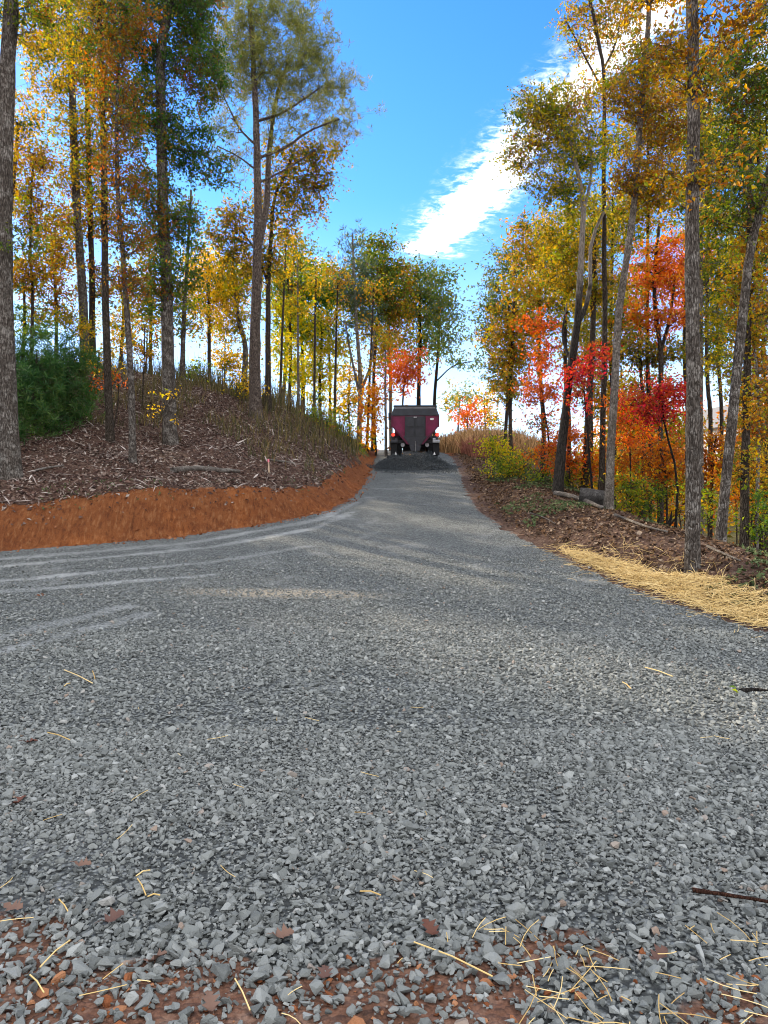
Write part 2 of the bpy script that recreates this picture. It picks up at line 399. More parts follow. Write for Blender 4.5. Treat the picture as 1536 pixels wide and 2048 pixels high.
def gravel_sheet_material():
    m_, t, out = mat('compacted_grey_gravel'); p = t.pos()
    cell = t.vor(p, 33, 'F1', 'Color'); dist = t.vor(p, 33, 'F1', 'Distance'); cell2 = t.vor(p, 60, 'F1', 'Distance')
    c = t.ramp(cell, [(.05, (.105, .113, .108)), (.35, (.152, .162, .154)), (.7, (.187, .196, .187)), (.97, (.26, .268, .255))])
    c = t.mix(t.sstep(dist, .35, .62), c, (.046, .049, .047))
    dust = t.noise(p, 1.1, 5, .65)
    tr = t.m('MULTIPLY', t.attr('track'), t.sstep(t.noise(p, 7, 4, .7), .25, .6))
    c = t.mix(t.m('ADD', t.m('MULTIPLY', t.sstep(dust, .5, .75), .35), t.m('MULTIPLY', tr, .68), clamp=True), c, (.29, .295, .285))
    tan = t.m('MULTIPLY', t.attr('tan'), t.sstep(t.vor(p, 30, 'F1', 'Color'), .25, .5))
    c = t.mix(t.m('MULTIPLY', tan, .6), c, (.46, .38, .27))  # tan tint stands in for a strip of sunlight on the gravel
    we = t.sstep(t.m('ADD', t.attr('edge'), t.m('MULTIPLY', t.m('SUBTRACT', t.noise(p, 5, 5, .75), .5), 1.1)), .5, .72)
    c = t.mix(t.m('MULTIPLY', we, .85), c, t.ramp(t.noise(p, 14, 5, .7), [(.35, (.06, .028, .015)), (.6, (.14, .062, .03)), (.75, (.2, .12, .08))]))
    wc = t.sstep(t.m('ADD', t.attr('clay'), t.m('MULTIPLY', t.m('SUBTRACT', t.noise(p, 3.5, 5, .7), .5), .9)), .42, .6)
    c = t.mix(wc, c, t.ramp(t.noise(p, 9, 6, .7), [(.3, (.07, .034, .02)), (.5, (.14, .066, .04)), (.7, (.22, .135, .095))]))
    h = t.m('SUBTRACT', t.m('MULTIPLY', cell2, -.3), t.m('MULTIPLY', dist, t.m('SUBTRACT', 1.2, t.m('MULTIPLY', t.attr('track'), .9))))
    principled(t, out, c, .9, .2, t.bump(h, .03)); return m_


def stone_material():
    m_, t, out = mat('crushed_stone'); r = t.island(); p = t.pos()
    c = t.ramp(r, [(0, (.08, .084, .077)), (.3, (.132, .138, .127)), (.65, (.166, .171, .157)), (.92, (.205, .21, .193)), (.985, (.27, .275, .255)), (.997, (.21, .15, .11))])
    c = t.mix(t.m('MULTIPLY', t.sstep(t.noise(p, 60, 4, .7), .5, .8), .3), c, (.24, .245, .235))
    principled(t, out, c, .75, .35, t.bump(t.noise(p, 160, 3, .6), .004)); return m_


# ------------------------------------------------------------------ ground sheet
def axis(lo, hi, a, b, step, grow):
    mid = list(np.arange(a, b + 1e-6, step)); l = []; q = a; s_ = step
    while q > lo: s_ *= grow; q -= s_; l.append(q)
    r_ = []; q = mid[-1]; s_ = step
    while q < hi: s_ *= grow; q += s_; r_.append(q)
    return np.array(l[::-1] + mid + r_)


def grid(xs, ys, zf, keep=None):
    X, Y = np.meshgrid(xs, ys); nx = len(xs); ny = len(ys)
    V = np.stack([X, Y, zf(X, Y)], -1).reshape(-1, 3)
    i = np.arange(ny - 1)[:, None] * nx; j = np.arange(nx - 1)[None]
    Fq = np.stack([i + j, i + j + 1, i + nx + j + 1, i + nx + j], -1).reshape(-1, 4)
    if keep is not None: Fq = Fq[keep(V[Fq].mean(1))]
    us, inv = np.unique(Fq, return_inverse=True)
    return V[us], inv.reshape(Fq.shape)


def setattr_pt(o, name, val):
    a = o.data.attributes.new(name, 'FLOAT', 'POINT'); a.data.foreach_set('value', np.asarray(val, np.float32))


gx = axis(-900, 900, -16, 12, .075, 1.08); gy = axis(-300, 1500, 1.6, 34, .11, 1.07)
V, Fq = grid(gx, gy, H); mb = MB(); mb.add(V, Fq)
ground = mb.build('ground', ground_material(), smooth=True); tag(ground, kind='structure')
d_ = dleft(V[:, 0], V[:, 1]); e_ = dright(V[:, 0], V[:, 1])
topd = np.interp(V[:, 1], [12, 20, 24, 30, 40], [.75, .75, .72, .45, .3]) + .5 * (vnoise(V[:, 0] * .9 + V[:, 1] * .5, V[:, 1] * .9, 66) - .5)
clay = np.where(d_ > -1, (1 - ss(d_, topd - .12, topd + .35)), 0)
clay = np.maximum(clay, np.where((e_ < .9) & (e_ > -1) & (V[:, 1] > 9), .24 * (1 - ss(e_, .2, 1.1)), 0))
clay = np.maximum(clay, (d_ < 0) & (e_ < -.35))
clay = np.maximum(clay, .6 * ss(V[:, 1], 38, 41) * (1 - ss(np.abs(V[:, 0] - 1.5), 3, 6)) * (1 - ss(V[:, 1], 44, 50)))
setattr_pt(ground, 'clay', clay)
setattr_pt(ground, 'grass', np.maximum(ss(V[:, 1], 28, 34) * (V[:, 0] < 0) * .8, np.maximum(ss(V[:, 1], 40, 46), np.maximum(ss(np.hypot(V[:, 0], V[:, 1]), 48, 60), .55 * ss(-V[:, 1], 2, 6)))))

# ------------------------------------------------------------------ gravel road
ry = np.concatenate([np.arange(1.0, 20, .085), np.arange(20, 62, .12)])
rx = np.concatenate([np.arange(-60, -14, 1.0), np.arange(-14, 10, .085)])


def keep_road(c):
    rag = .55 * (fbm(c[:, 0] * 1.7, c[:, 1] * 1.7, 21) - .5) * np.clip(c[:, 1] / 14, .4, 1)
    f = c[:, 1] > 1.0
    return (c[:, 0] > xL(c[:, 1]) - rag * .5) & (c[:, 0] < xR(c[:, 1]) + rag) & f


V, Fq = grid(rx, ry, lambda x, y: H(x, y) + .012 + .03 * (fbm(x * 1.2, y * 1.2, 31) - .5) * ss(y, 1, 5), keep_road)
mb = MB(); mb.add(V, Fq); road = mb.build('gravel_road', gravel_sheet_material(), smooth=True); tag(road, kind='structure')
TR = [[(-14, 10.9), (-7, 12.9), (-3.5, 14.9), (-1.6, 17.2), (-.9, 19.5)], [(-14, 9.7), (-6.2, 11.8), (-3.2, 13.4), (-1.5, 15.0)],
      [(-14, 11.6), (-7.2, 13.6), (-4, 15.4), (-1.6, 18.4), (-.8, 21.5)], [(-5.4, 5.0), (-3.95, 7.4), (-3.05, 9.5)], [(-5.9, 5.8), (-4.4, 7.9), (-3.5, 10.0)], [(-14, 8.9), (-6, 10.9), (-2.9, 12.3)]]
tk = np.zeros(len(V))
for i, t_ in enumerate(TR):
    dd = pdist(V[:, 0], V[:, 1], np.array(t_)) + .12 * (vnoise(V[:, 0] * 2, V[:, 1] * 2, 40 + i) - .5)
    tk = np.maximum(tk, (1 - ss(dd, .06, .27 if i in (3, 4) else .2)) * (.4 + .6 * vnoise(V[:, 0] * .9, V[:, 1] * .9, 60 + i)))
setattr_pt(road, 'track', tk)
sun_patch = (1 - ss(np.hypot((V[:, 0] + 1.5) / 1.9, (V[:, 1] - 10.75 + .1 * V[:, 0]) / .4), .35, 1.15))  # weight of the sunlit strip painted into the gravel colour
setattr_pt(road, 'tan', sun_patch)
setattr_pt(road, 'clay', (1 - ss(V[:, 1] + .5 * (fbm(V[:, 0] * 1.5, V[:, 1] * 1.5, 17) - .5) * 2.2 + .15 * V[:, 0], 2.2, 2.62)) + .2 * (1 - ss(pdist(V[:, 0], V[:, 1], RE), .1, 1.0)) * ss(V[:, 1], 4, 8))
edge_d = np.minimum(pdist(V[:, 0], V[:, 1], RE) * np.where(V[:, 0] > xR(V[:, 1]), -1, 1), pdist(V[:, 0], V[:, 1], LE) * np.where((V[:, 0] < xL(V[:, 1])) & (V[:, 1] > 10.5), -1, 1))
setattr_pt(road, 'edge', 1 - ss(edge_d, -.35, .5))

# ------------------------------------------------------------------ loose crushed stone
def hulls(n, pts, seed):
    res = []; rg = np.random.default_rng(seed)
    for _ in range(n):
        q = rg.normal(size=(pts, 3)); q /= np.linalg.norm(q, axis=1)[:, None]; q *= rg.uniform(.8, 1, (pts, 1))
        q *= np.array([1, rg.uniform(.6, .9), rg.uniform(.38, .72)])
        bm = bmesh.new(); vs = [bm.verts.new(a) for a in q]
        r_ = bmesh.ops.convex_hull(bm, input=vs)
        bmesh.ops.delete(bm, geom=[a for a in r_['geom_interior'] if isinstance(a, bmesh.types.BMVert)], context='VERTS')
        bm.verts.index_update(); bm.normal_update()
        res.append((np.array([a.co[:] for a in bm.verts]), np.array([[a.index for a in f.verts] for f in bm.faces]))); bm.free()
    return res


def rotmats(n, tilt):
    a = rng.uniform(0, 2 * np.pi, n); b = rng.normal(0, tilt, n); c = rng.normal(0, tilt, n)
    ca, sa, cb, sb, cc, sc_ = np.cos(a), np.sin(a), np.cos(b), np.sin(b), np.cos(c), np.sin(c)
    Z = np.zeros((n, 3, 3)); Z[:, 0, 0] = ca; Z[:, 0, 1] = -sa; Z[:, 1, 0] = sa; Z[:, 1, 1] = ca; Z[:, 2, 2] = 1
    X = np.zeros((n, 3, 3)); X[:, 0, 0] = 1; X[:, 1, 1] = cb; X[:, 1, 2] = -sb; X[:, 2, 1] = sb; X[:, 2, 2] = cb
    Y = np.zeros((n, 3, 3)); Y[:, 1, 1] = 1; Y[:, 0, 0] = cc; Y[:, 0, 2] = sc_; Y[:, 2, 0] = -sc_; Y[:, 2, 2] = cc
    return Y @ X @ Z if False else X @ Y @ Z


def stones(mb, pos, size, lib, tilt=.4):
    rm = rotmats(len(pos), tilt); pick = rng.integers(0, len(lib), len(pos))
    for k, (hv, hf) in enumerate(lib):
        m_ = pick == k
        if not m_.any(): continue
        q = np.einsum('nij,vj->nvi', rm[m_], hv) * size[m_][:, None, None] + pos[m_][:, None]
        f = hf[None] + (np.arange(m_.sum()) * len(hv))[:, None, None]
        mb.add(q.reshape(-1, 3), f.reshape(-1, 3))


def scatter(y0, y1, dens, margin=1.0):
    area = (1.04 * (y0 + y1) / 2 + 2 * margin) * (y1 - y0); n = int(area * dens)
    y = np.sqrt(rng.uniform(y0 * y0, y1 * y1, n * 2)); x = rng.uniform(-1, 1, n * 2) * (.52 * y1 + margin)
    k = np.abs(x) < .52 * y + margin
    return x[k][:n], y[k][:n]


LIB_A = hulls(18, 12, 1); LIB_B = hulls(12, 9, 2); LIB_C = hulls(8, 7, 3)
mb = MB()
for y0, y1, dens, lib, s0 in ((1.75, 2.6, 2300, LIB_A, .0155), (1.75, 5, 3600, LIB_C, .0075), (2.6, 5, 3000, LIB_A, .0138), (5, 8.5, 1800, LIB_B, .0155), (8.5, 14, 700, LIB_C, .018)):
    x, y = scatter(y0, y1, dens)
    rag = .6 * (fbm(x * 1.5, y * 1.5, 17) - .5)
    keepp = np.clip(ss(y + rag * 1.3 + .14 * x, 1.98, 2.75) + .32, 0, 1)
    edge = ss(-dright(x, y), -.3, .9)
    if y0 > 8: keepp = keepp * (1 - .75 * ss(y, 9, 14))
    trk = np.zeros(len(x))
    for t_ in TR: trk = np.maximum(trk, 1 - ss(pdist(x, y, np.array(t_)), .1, .24))
    patch = .55 + .45 * ss(fbm(x * 1.3, y * 1.3, 71), .3, .5)
    k = (rng.random(len(x)) < keepp * edge * patch * (1 - .8 * trk)) & (x > xL(y)) & (dleft(x, y) < -.05)
    x, y = x[k], y[k]; sz = s0 * np.exp(rng.normal(0, .38, len(x))); sz = np.clip(sz, .005, .042)
    small = np.where(y < 2.8, 1.12, 1.0); sz *= small
    pos = np.stack([x, y, H(x, y) + .016 + sz * rng.uniform(.05, .5, len(x)) + .03 * (fbm(x * 1.2, y * 1.2, 31) - .5) * ss(y, 1, 5)], -1)
    stones(mb, pos, sz, lib)
STONE = stone_material()
gs = mb.build('gravel_stones', STONE); tag(gs, 'loose grey crushed stone covering the drive in front of the camera', 'gravel', kind='stuff')
# red clay clods in the foreground dirt
mb = MB(); x, y = scatter(1.75, 2.75, 260); k = rng.random(len(x)) < (1 - ss(y + .6 * (fbm(x * 1.5, y * 1.5, 17) - .5), 2.1, 2.6)); x, y = x[k], y[k]
sz = np.clip(.012 * np.exp(rng.normal(0, .5, len(x))), .004, .04); stones(mb, np.stack([x, y, H(x, y) + .014 + sz * .2], -1), sz, LIB_A)
m_, t, out = mat('red_clay_clod'); principled(t, out, t.ramp(t.island(), [(0, (.11, .036, .015)), (.5, (.21, .072, .028)), (1, (.32, .15, .075))]), .95, .1, t.bump(t.noise(t.pos(), 90, 4), .01))
tag(mb.build('clay_clods', m_), 'small crumbs of red clay among the stones at the drive entrance', 'clay clods', kind='stuff')


CLOD = m_
mb = MB(); n = 26000; x = rng.uniform(-13, -.3, n); y = rng.uniform(12.5, 33, n); d = dleft(x, y)
k = (d > -.3) & (d < .95) & (rng.random(n) < np.where(d < .15, .9, .28) * (.25 + .75 * (fbm(x * 1.3, y * 1.3, 63) > .48))); x, y = x[k], y[k]
sz = np.clip(.02 * np.exp(rng.normal(0, .55, len(x))), .006, .085); stones(mb, np.stack([x, y, H(x, y) + .012 + sz * .2], -1), sz, LIB_B, .9)
tag(mb.build('clay_clods', CLOD), 'crumbled red clods lying on and below the cut clay bank', 'clay clods', kind='stuff')


# ------------------------------------------------------------------ leaves, branches, trees
def leaf_quads(mb, c, size, up=.35, wid=.52, fold=.18, hang=None):
    """one folded leaf face at every point of c"""
    n = len(c); a = rng.normal(size=(n, 3)); a[:, 2] -= .25
    if hang is not None: a = a * .6 + hang
    a /= np.linalg.norm(a, axis=1)[:, None]
    nn = rng.normal(size=(n, 3)); nn[:, 2] += up * 2; b = np.cross(nn, a); b /= np.linalg.norm(b, axis=1)[:, None] + 1e-9
    nrm = np.cross(a, b); L = (size * np.exp(rng.normal(0, .25, n)))[:, None]
    mid = c + a * L * .5 + nrm * L * fold
    V = np.stack([c, mid + b * L * wid * .5, c + a * L - nrm * L * .1, mid - b * L * wid * .5], 1).reshape(-1, 3)
    mb.add(V, np.arange(n * 4).reshape(-1, 4))


def needles(mb, c, size, per=14, wdt=.10):
    n = len(c) * per; cc = np.repeat(c, per, 0)
    a = rng.normal(size=(n, 3)); a[:, 2] += .55; a /= np.linalg.norm(a, axis=1)[:, None]
    b = np.cross(a, rng.normal(size=(n, 3))); b /= np.linalg.norm(b, axis=1)[:, None] + 1e-9
    L = (size * rng.uniform(.6, 1.15, n))[:, None]
    V = np.stack([cc, cc + a * L * .6 + b * L * wdt * .5, cc + a * L, cc + a * L * .6 - b * L * wdt * .5], 1).reshape(-1, 3)
    mb.add(V, np.arange(n * 4).reshape(-1, 4))


def spline(pts, n):
    """smooth resampling (Catmull-Rom) of a polyline"""
    p = np.asarray(pts, float)
    if len(p) == 2: return p[0] + (p[1] - p[0]) * np.linspace(0, 1, n)[:, None]
    q = np.vstack([2 * p[0] - p[1], p, 2 * p[-1] - p[-2]]); t = np.linspace(0, len(p) - 1 - 1e-6, n); i = t.astype(int); f = (t - i)[:, None]
    a, b, c, d = q[i], q[i + 1], q[i + 2], q[i + 3]
    return .5 * (2 * b + (c - a) * f + (2 * a - 5 * b + 4 * c - d) * f ** 2 + (3 * b - a - 3 * c + d) * f ** 3)


def grow(stems, clusters, tip_r, sides=5):
    """wooden skeleton: stems are (points, radii); each foliage cluster gets a limb from the nearest lower node"""
    tub = []; node = []; nr = []; lim = []
    for pts, rad in stems:
        tub.append((pts, rad))
        k = slice(max(2, int(len(pts) * .25)), None); node += list(pts[k]); nr += list(np.asarray(rad)[k])
    if len(clusters) == 0: return tub, []
    node = np.array(node); nr = np.array(nr); base_n = len(node)
    dst = np.array([np.linalg.norm(node[:base_n] - c, axis=1).min() for c in clusters]); order = np.argsort(dst)
    for ci in order:
        c = clusters[ci]; dv = c - node; h = np.hypot(dv[:, 0], dv[:, 1]); dz = dv[:, 2]
        cost = np.sqrt(h * h + dz * dz) + .9 * np.maximum(0, .35 * h - dz) - np.minimum(nr, .06) * 3
        j = int(np.argmin(cost)); a = node[j]; L = np.linalg.norm(c - a)
        if L < .05: continue
        m1 = a + (c - a) * .35 + rng.normal(0, .07 * L, 3) + np.array([0, 0, -.04 * L]); m2 = a + (c - a) * .7 + rng.normal(0, .07 * L, 3) + np.array([0, 0, .03 * L])
        n = int(np.clip(L / .5 + 3, 4, 9)); p = spline([a, m1, m2, c], n)
        r0 = min(nr[j] * .62, tip_r * 1.4 + .011 * L); r = np.linspace(r0, tip_r * .45, n); tub.append((p, r)); lim.append((p, c))
        node = np.vstack([node, p[1:-1]]); nr = np.concatenate([nr, r[1:-1]])
    return tub, lim


def build_tree(name, label, depth, trunk, wid, blobs, pal, bark='grey', forks=(), leaf=None, dens=1.0, kind='leaf', cat='tree', group=None, jity=.35, flare=1.35, lai=2.2, sides=9, clus=1.0):
    leaf = leaf or max(.082, .0039 * depth)
    p0 = place(trunk[0][0], depth)
    pts = np.array([P(a, b, depth) for a, b in trunk]); pts[0] = p0 - np.array([0, 0, .12])
    if pts[1][2] < pts[0][2] + .1: pts[1][2] = pts[0][2] + .3
    jity = jity if depth > 20 else .1
    if len(pts) > 2: pts[1:, 1] += np.cumsum(rng.normal(0, jity * .3, len(pts) - 1))
    n = max(8, int(np.ptp(pts[:, 2]) / .45)); sp_ = spline(pts, n); sp_[:, :2] += np.cumsum(rng.normal(0, .006, (n, 2)), 0)
    w0, w1 = wid[0] / F * depth / 2, wid[1] / F * depth / 2
    hh = (sp_[:, 2] - sp_[0, 2]); tt = hh / max(hh[-1], .1); rad = w0 + (w1 - w0) * tt
    rad = rad * (1 + (flare - 1) * np.exp(-hh / .35)); stems = [(sp_, rad)]
    for fk, (fa, fb) in forks:
        q = np.array([P(a, b, depth) for a, b in fk]); q[:, 1] += np.linspace(0, rng.normal(0, .5), len(q)); i = np.argmin(np.abs(sp_[:, 2] - q[0, 2])); q[0] = sp_[i]
        m_ = max(6, int(np.linalg.norm(q[-1] - q[0]) / .4)); stems.append((spline(q, m_), np.linspace(fa, fb, m_) / F * depth / 2))
    cl = []; lv = []
    L_px = leaf / depth * F; la = .26 * L_px ** 2 if kind == 'leaf' else 60
    per_cl = 42 if kind == 'leaf' else 9
    sp_m = .5 * leaf / .1 * .68
    for (cx, cy, rx_, ry_) in blobs:
        nl = dens * lai * np.pi * rx_ * ry_ / la; nc = max(2, int(round(clus * nl / per_cl)))
        d = rng.normal(size=(nc, 3)); d /= np.linalg.norm(d, axis=1)[:, None]; d *= rng.uniform(.15, 1, (nc, 1)) ** .5
        rd = .5 * (rx_ + ry_) / F * depth
        c = np.stack([(cx + d[:, 0] * rx_ - 768) / F * depth, depth + d[:, 1] * rd, CAMZ + (1024 - (cy + d[:, 2] * ry_)) / F * depth], -1)
        cl.append(c); lv.append(np.full(nc, nl / nc))
    cl = np.concatenate(cl) if cl else np.zeros((0, 3)); lv = np.concatenate(lv) if lv else []
    if len(cl):
        ok = cl[:, 2] > H(cl[:, 0], cl[:, 1]) + .15; cl = cl[ok]; lv = lv[ok]
    tub, lim = grow(stems, cl, .0085 * max(1, depth / 22))
    wood = MB()
    for i, (q, r_) in enumerate(tub):
        wood.tube(q, r_, sides if i < len(stems) else (5 if depth < 25 else 4), .05 if i < len(stems) else 0, caps=False)
    lf = MB()
    for (q, c), nl in zip(lim, np.asarray(lv)[:len(lim)] if len(lim) else []):
        nl = max(3, int(nl)); ntw = max(2, nl // (8 if kind == 'leaf' else 3)); s_ = sp_m if kind == 'leaf' else .38 + .004 * depth
        o = np.where(rng.random(ntw) < .7, 1, 0)[:, None]; src = c * o + q[-2] * (1 - o) if len(q) > 2 else np.tile(c, (ntw, 1))
        tw = src + rng.normal(0, s_, (ntw, 3)) * np.array([1, 1, .62])
        if depth < 32:
            for a_, b_ in zip(src, tw): wood.tube([a_, (a_ + b_) / 2 + np.array([0, 0, .03]), b_], [.006, .004, .002], 3, caps=False)
        k = np.repeat(np.arange(ntw), max(1, nl // ntw)); f = rng.uniform(.35, 1.1, (len(k), 1)); 
        pos = src[k] * (1 - f) + tw[k] * f + rng.normal(0, leaf * .55, (len(k), 3))
        if kind == 'leaf': leaf_quads(lf, pos, leaf)
        else: needles(lf, pos, leaf)
    root = empty(name, p0); tag(root, label, cat, group)
    wood.build('trunk' if cat == 'tree' else 'stem', BARK[bark], root, True, origin=p0)
    if lf.n: lf.build('crown' if cat == 'tree' else 'foliage', PM[pal], root, False, origin=p0)
    return root


# ---- trees on the bank, left of the drive
T = build_tree
GL, GM, GR, GU = 'tall trees on the left bank', 'trees beyond the weedy crest', 'tall trees right of the drive', 'small understory trees right of the drive'
T('oak_tree', 'thick grey furrowed trunk at the far left edge above the clay bank', 16.5, [(24, 960), (17, 800), (9, 600), (5, 400), (11, 200), (20, 0), (26, -200)], (39, 26),
  [(75, 25, 60, 40), (-60, -60, 140, 100), (100, -110, 140, 70), (60, 480, 30, 40)], 'olive_brown', group=GL, flare=1.25, lai=1.45)
T('hardwood_tree', 'slim pale trunk with a gold and olive crown beside the evergreen bushes', 21, [(221, 864), (216, 740), (210, 600), (206, 480), (204, 330), (197, 150), (190, 0), (185, -150)], (16, 9),
  [(190, 60, 100, 80), (235, 230, 60, 80), (170, -60, 120, 80), (215, 400, 40, 60)], 'olive_gold', 'brown', group=GL, lai=1.45)
T('hardwood_tree', 'thin straight pale trunk with rusty leaves standing lowest on the litter slope', 19, [(266, 904), (258, 760), (248, 560), (240, 450), (232, 330), (235, 180), (240, 60)], (14, 5),
  [(245, 300, 50, 110), (255, 470, 45, 60), (230, 150, 60, 80), (265, 560, 40, 40), (250, 40, 70, 50)], 'rust_mix', 'grey', group=GL, lai=1.45)
T('oak_tree', 'dark green oak with leaves clothing its thick trunk, nearest large tree left of the pine', 22, [(341, 860), (338, 700), (334, 540), (330, 400), (330, 250), (332, 120), (345, 20), (355, -120)], (27, 15),
  [(330, 70, 110, 90), (290, 220, 70, 70), (375, 290, 60, 60), (435, 345, 30, 30), (330, 450, 80, 50), (345, 545, 65, 40), (405, 150, 50, 70), (300, 380, 50, 50), (340, -70, 150, 70), (300, 600, 45, 30), (390, 30, 50, 60)], 'oak_green', 'grey', group=GL,
  forks=[([(330, 300), (362, 300), (400, 305), (440, 330)], (7, 3)), ([(332, 180), (318, 110), (305, 40)], (10, 5))], dens=1.15)
T('hardwood_tree', 'straight mid grey trunk with a gold crown rising behind the dark evergreen bushes', 30, [(172, 700), (162, 580), (152, 440), (146, 300), (143, 150), (140, 0)], (19, 12),
  [(150, 190, 60, 120), (135, 330, 70, 60), (150, 50, 80, 70), (110, 450, 50, 50)], 'olive_gold', 'grey', group=GL, lai=1.45)
T('hardwood_tree', 'dark slim trunk with rusty leaves immediately right of the gold crowned grey trunk', 31, [(186, 700), (184, 560), (181, 400), (178, 250), (175, 100)], (13, 8),
  [(170, 420, 60, 60), (190, 300, 50, 60), (180, 130, 60, 70), (200, 560, 40, 40)], 'rust_mix', 'brown', group=GL, lai=1.45)
T('hardwood_tree', 'very thin dark trunk with reddish brown leaves close beside the thick grey oak', 26, [(62, 720), (60, 600), (55, 500), (58, 400), (62, 300)], (7, 4),
  [(70, 420, 55, 60), (50, 540, 45, 50), (95, 520, 50, 45), (60, 330, 50, 50)], 'rust_brown', 'brown', group=GL, lai=1.45)
T('maple_tree', 'orange and red maple crown peeping out behind the thick grey oak', 28, [(-10, 800), (5, 600), (25, 420), (40, 250)], (12, 6),
  [(45, 250, 45, 70), (35, 380, 35, 50), (100, 130, 60, 60), (60, 60, 60, 50)], 'gold_orange', 'brown', group=GL, lai=1.45)
T('hardwood_tree', 'pale slender trunk with sparse olive leaves just right of the dark green oak', 33, [(364, 770), (367, 650), (371, 560), (378, 450), (382, 380)], (11, 4),
  [(375, 600, 40, 35), (395, 500, 25, 35), (350, 640, 40, 25), (370, 420, 18, 30)], 'olive_brown', 'grey', group=GL, dens=.8, lai=1.8)
T('pine_tree', 'tall pine with a bare lower trunk and golden green crown against the blue sky', 28, [(512, 810), (511, 700), (516, 580), (521, 450), (520, 330), (518, 220), (512, 120), (508, 20)], (25, 7),
  [(545, 40, 95, 50), (470, 70, 55, 70), (600, 95, 55, 60), (565, 160, 80, 45), (640, 160, 40, 40), (685, 175, 28, 38), (688, 245, 30, 28), (450, 170, 35, 45), (455, 250, 35, 28), (620, 240, 60, 24), (560, 245, 50, 24), (540, -30, 80, 40), (640, 90, 30, 40), (510, 130, 60, 60), (470, 310, 35, 16)], 'pine', 'pine', kind='needle', leaf=.22,
  forks=[([(521, 500), (531, 400), (534, 290), (548, 170), (570, 90)], (15, 5)), ([(521, 330), (570, 300), (620, 270), (680, 250)], (6, 3)), ([(520, 260), (570, 230), (640, 190)], (6, 3)), ([(518, 300), (480, 260), (450, 200)], (5, 2)), ([(520, 345), (480, 320), (440, 305)], (4, 2)), ([(524, 380), (580, 330), (640, 285)], (5, 2))],
  dens=1.0, flare=1.15, sides=11, lai=2.3, clus=1.5)
T('hardwood_tree', 'brown and gold leaved tree close behind the tall pine trunk', 30, [(536, 780), (536, 620), (540, 500), (548, 400), (570, 350), (590, 300)], (13, 5),
  [(590, 330, 60, 60), (645, 300, 40, 40), (560, 410, 55, 50), (470, 450, 50, 50), (610, 400, 45, 45), (500, 530, 55, 40), (640, 360, 30, 30), (450, 490, 40, 40), (555, 500, 40, 50)], 'brown_gold', 'brown', group=GL, forks=[([(540, 560), (510, 500), (475, 450)], (6, 3))], dens=.85)
for lab, px, Y, bl, pal in (('rusty crown filling the space between the thick grey oak and the gold crowned trunk', 110, 37, [(105, 480, 50, 55), (120, 580, 50, 45), (90, 620, 45, 30), (70, 560, 40, 45)], 'rust_mix'),
                            ('olive yellow crown low behind the slim pale trunks', 240, 38, [(240, 560, 45, 45), (270, 620, 40, 35), (225, 640, 40, 25), (300, 650, 35, 22)], 'olive_gold'),
                            ('brown olive crown behind the lower trunk of the dark green oak', 300, 40, [(300, 500, 40, 45), (295, 580, 40, 40), (385, 600, 30, 40), (390, 660, 30, 22)], 'brown_gold'),
                            ('thin crowned tree low in the gap left of the evergreen bushes', 45, 36, [(40, 640, 40, 40), (75, 660, 35, 25), (30, 560, 30, 40)], 'green_mid')):
    T('hardwood_tree', lab, Y, [(px, 720), (px + 4, 620), (px - 3, min(b_[1] for b_ in bl))], (8, 4), bl, pal, 'brown', group='crowns low behind the left crest', lai=1.5)
# ---- trees beyond the crest, left of the truck
T('maple_tree', 'brightest yellow maple standing on the crest between oak and pine', 40, [(418, 770), (418, 680), (416, 600), (412, 520)], (8, 5), [(405, 540, 42, 35), (430, 600, 40, 55), (420, 515, 25, 30), (395, 590, 30, 40)], 'yellow', 'brown', group=GM, dens=1.0)
T('hardwood_tree', 'gold and olive tree with a kinked trunk just left of the pine trunk', 41, [(486, 790), (492, 700), (478, 640), (470, 560)], (13, 6), [(470, 600, 45, 60), (450, 560, 40, 40), (485, 545, 35, 40), (462, 660, 35, 30)], 'olive_gold', 'grey', group=GM)
T('maple_tree', 'small orange and yellow sapling low on the crest left of the pine', 44, [(450, 790), (450, 730), (452, 680)], (4, 2), [(450, 720, 30, 28), (435, 650, 20, 30), (480, 730, 30, 25)], 'gold_orange', 'brown', group=GM)
T('hardwood_tree', 'leaning pale trunk under an olive crown right of the pine', 44, [(565, 815), (572, 700), (582, 560), (592, 480)], (9, 4), [(570, 560, 45, 60), (600, 500, 25, 35), (555, 620, 35, 40)], 'olive_brown', 'pale', group=GM)
T('hardwood_tree', 'dark thin trunk with yellow green leaves beside the leaning pale trunk', 43, [(577, 815), (580, 690), (576, 600), (574, 540)], (7, 4), [(575, 640, 40, 40), (560, 700, 30, 40), (590, 740, 25, 35)], 'green_lit', 'brown', group=GM)
T('hardwood_tree', 'dense green tree midway between pine and truck', 46, [(605, 830), (606, 740), (604, 680), (606, 600)], (9, 5), [(620, 620, 55, 70), (600, 560, 42, 50), (650, 570, 38, 38), (590, 660, 40, 30)], 'green_mid', 'brown', group=GM, dens=1.15)
T('maple_tree', 'glowing yellow green lower tree right of the dense green one', 45, [(640, 850), (640, 740), (645, 650)], (7, 4), [(650, 720, 45, 45), (640, 665, 45, 40), (600, 750, 30, 40), (675, 690, 25, 30), (640, 780, 25, 30)], 'green_lit', 'brown', group=GM)
T('maple_tree', 'tree with a golden top above the dense green one', 50, [(660, 850), (660, 740), (656, 600)], (7, 3), [(655, 535, 35, 22), (645, 560, 35, 25), (680, 590, 30, 40)], 'gold_orange', 'brown', group=GM)
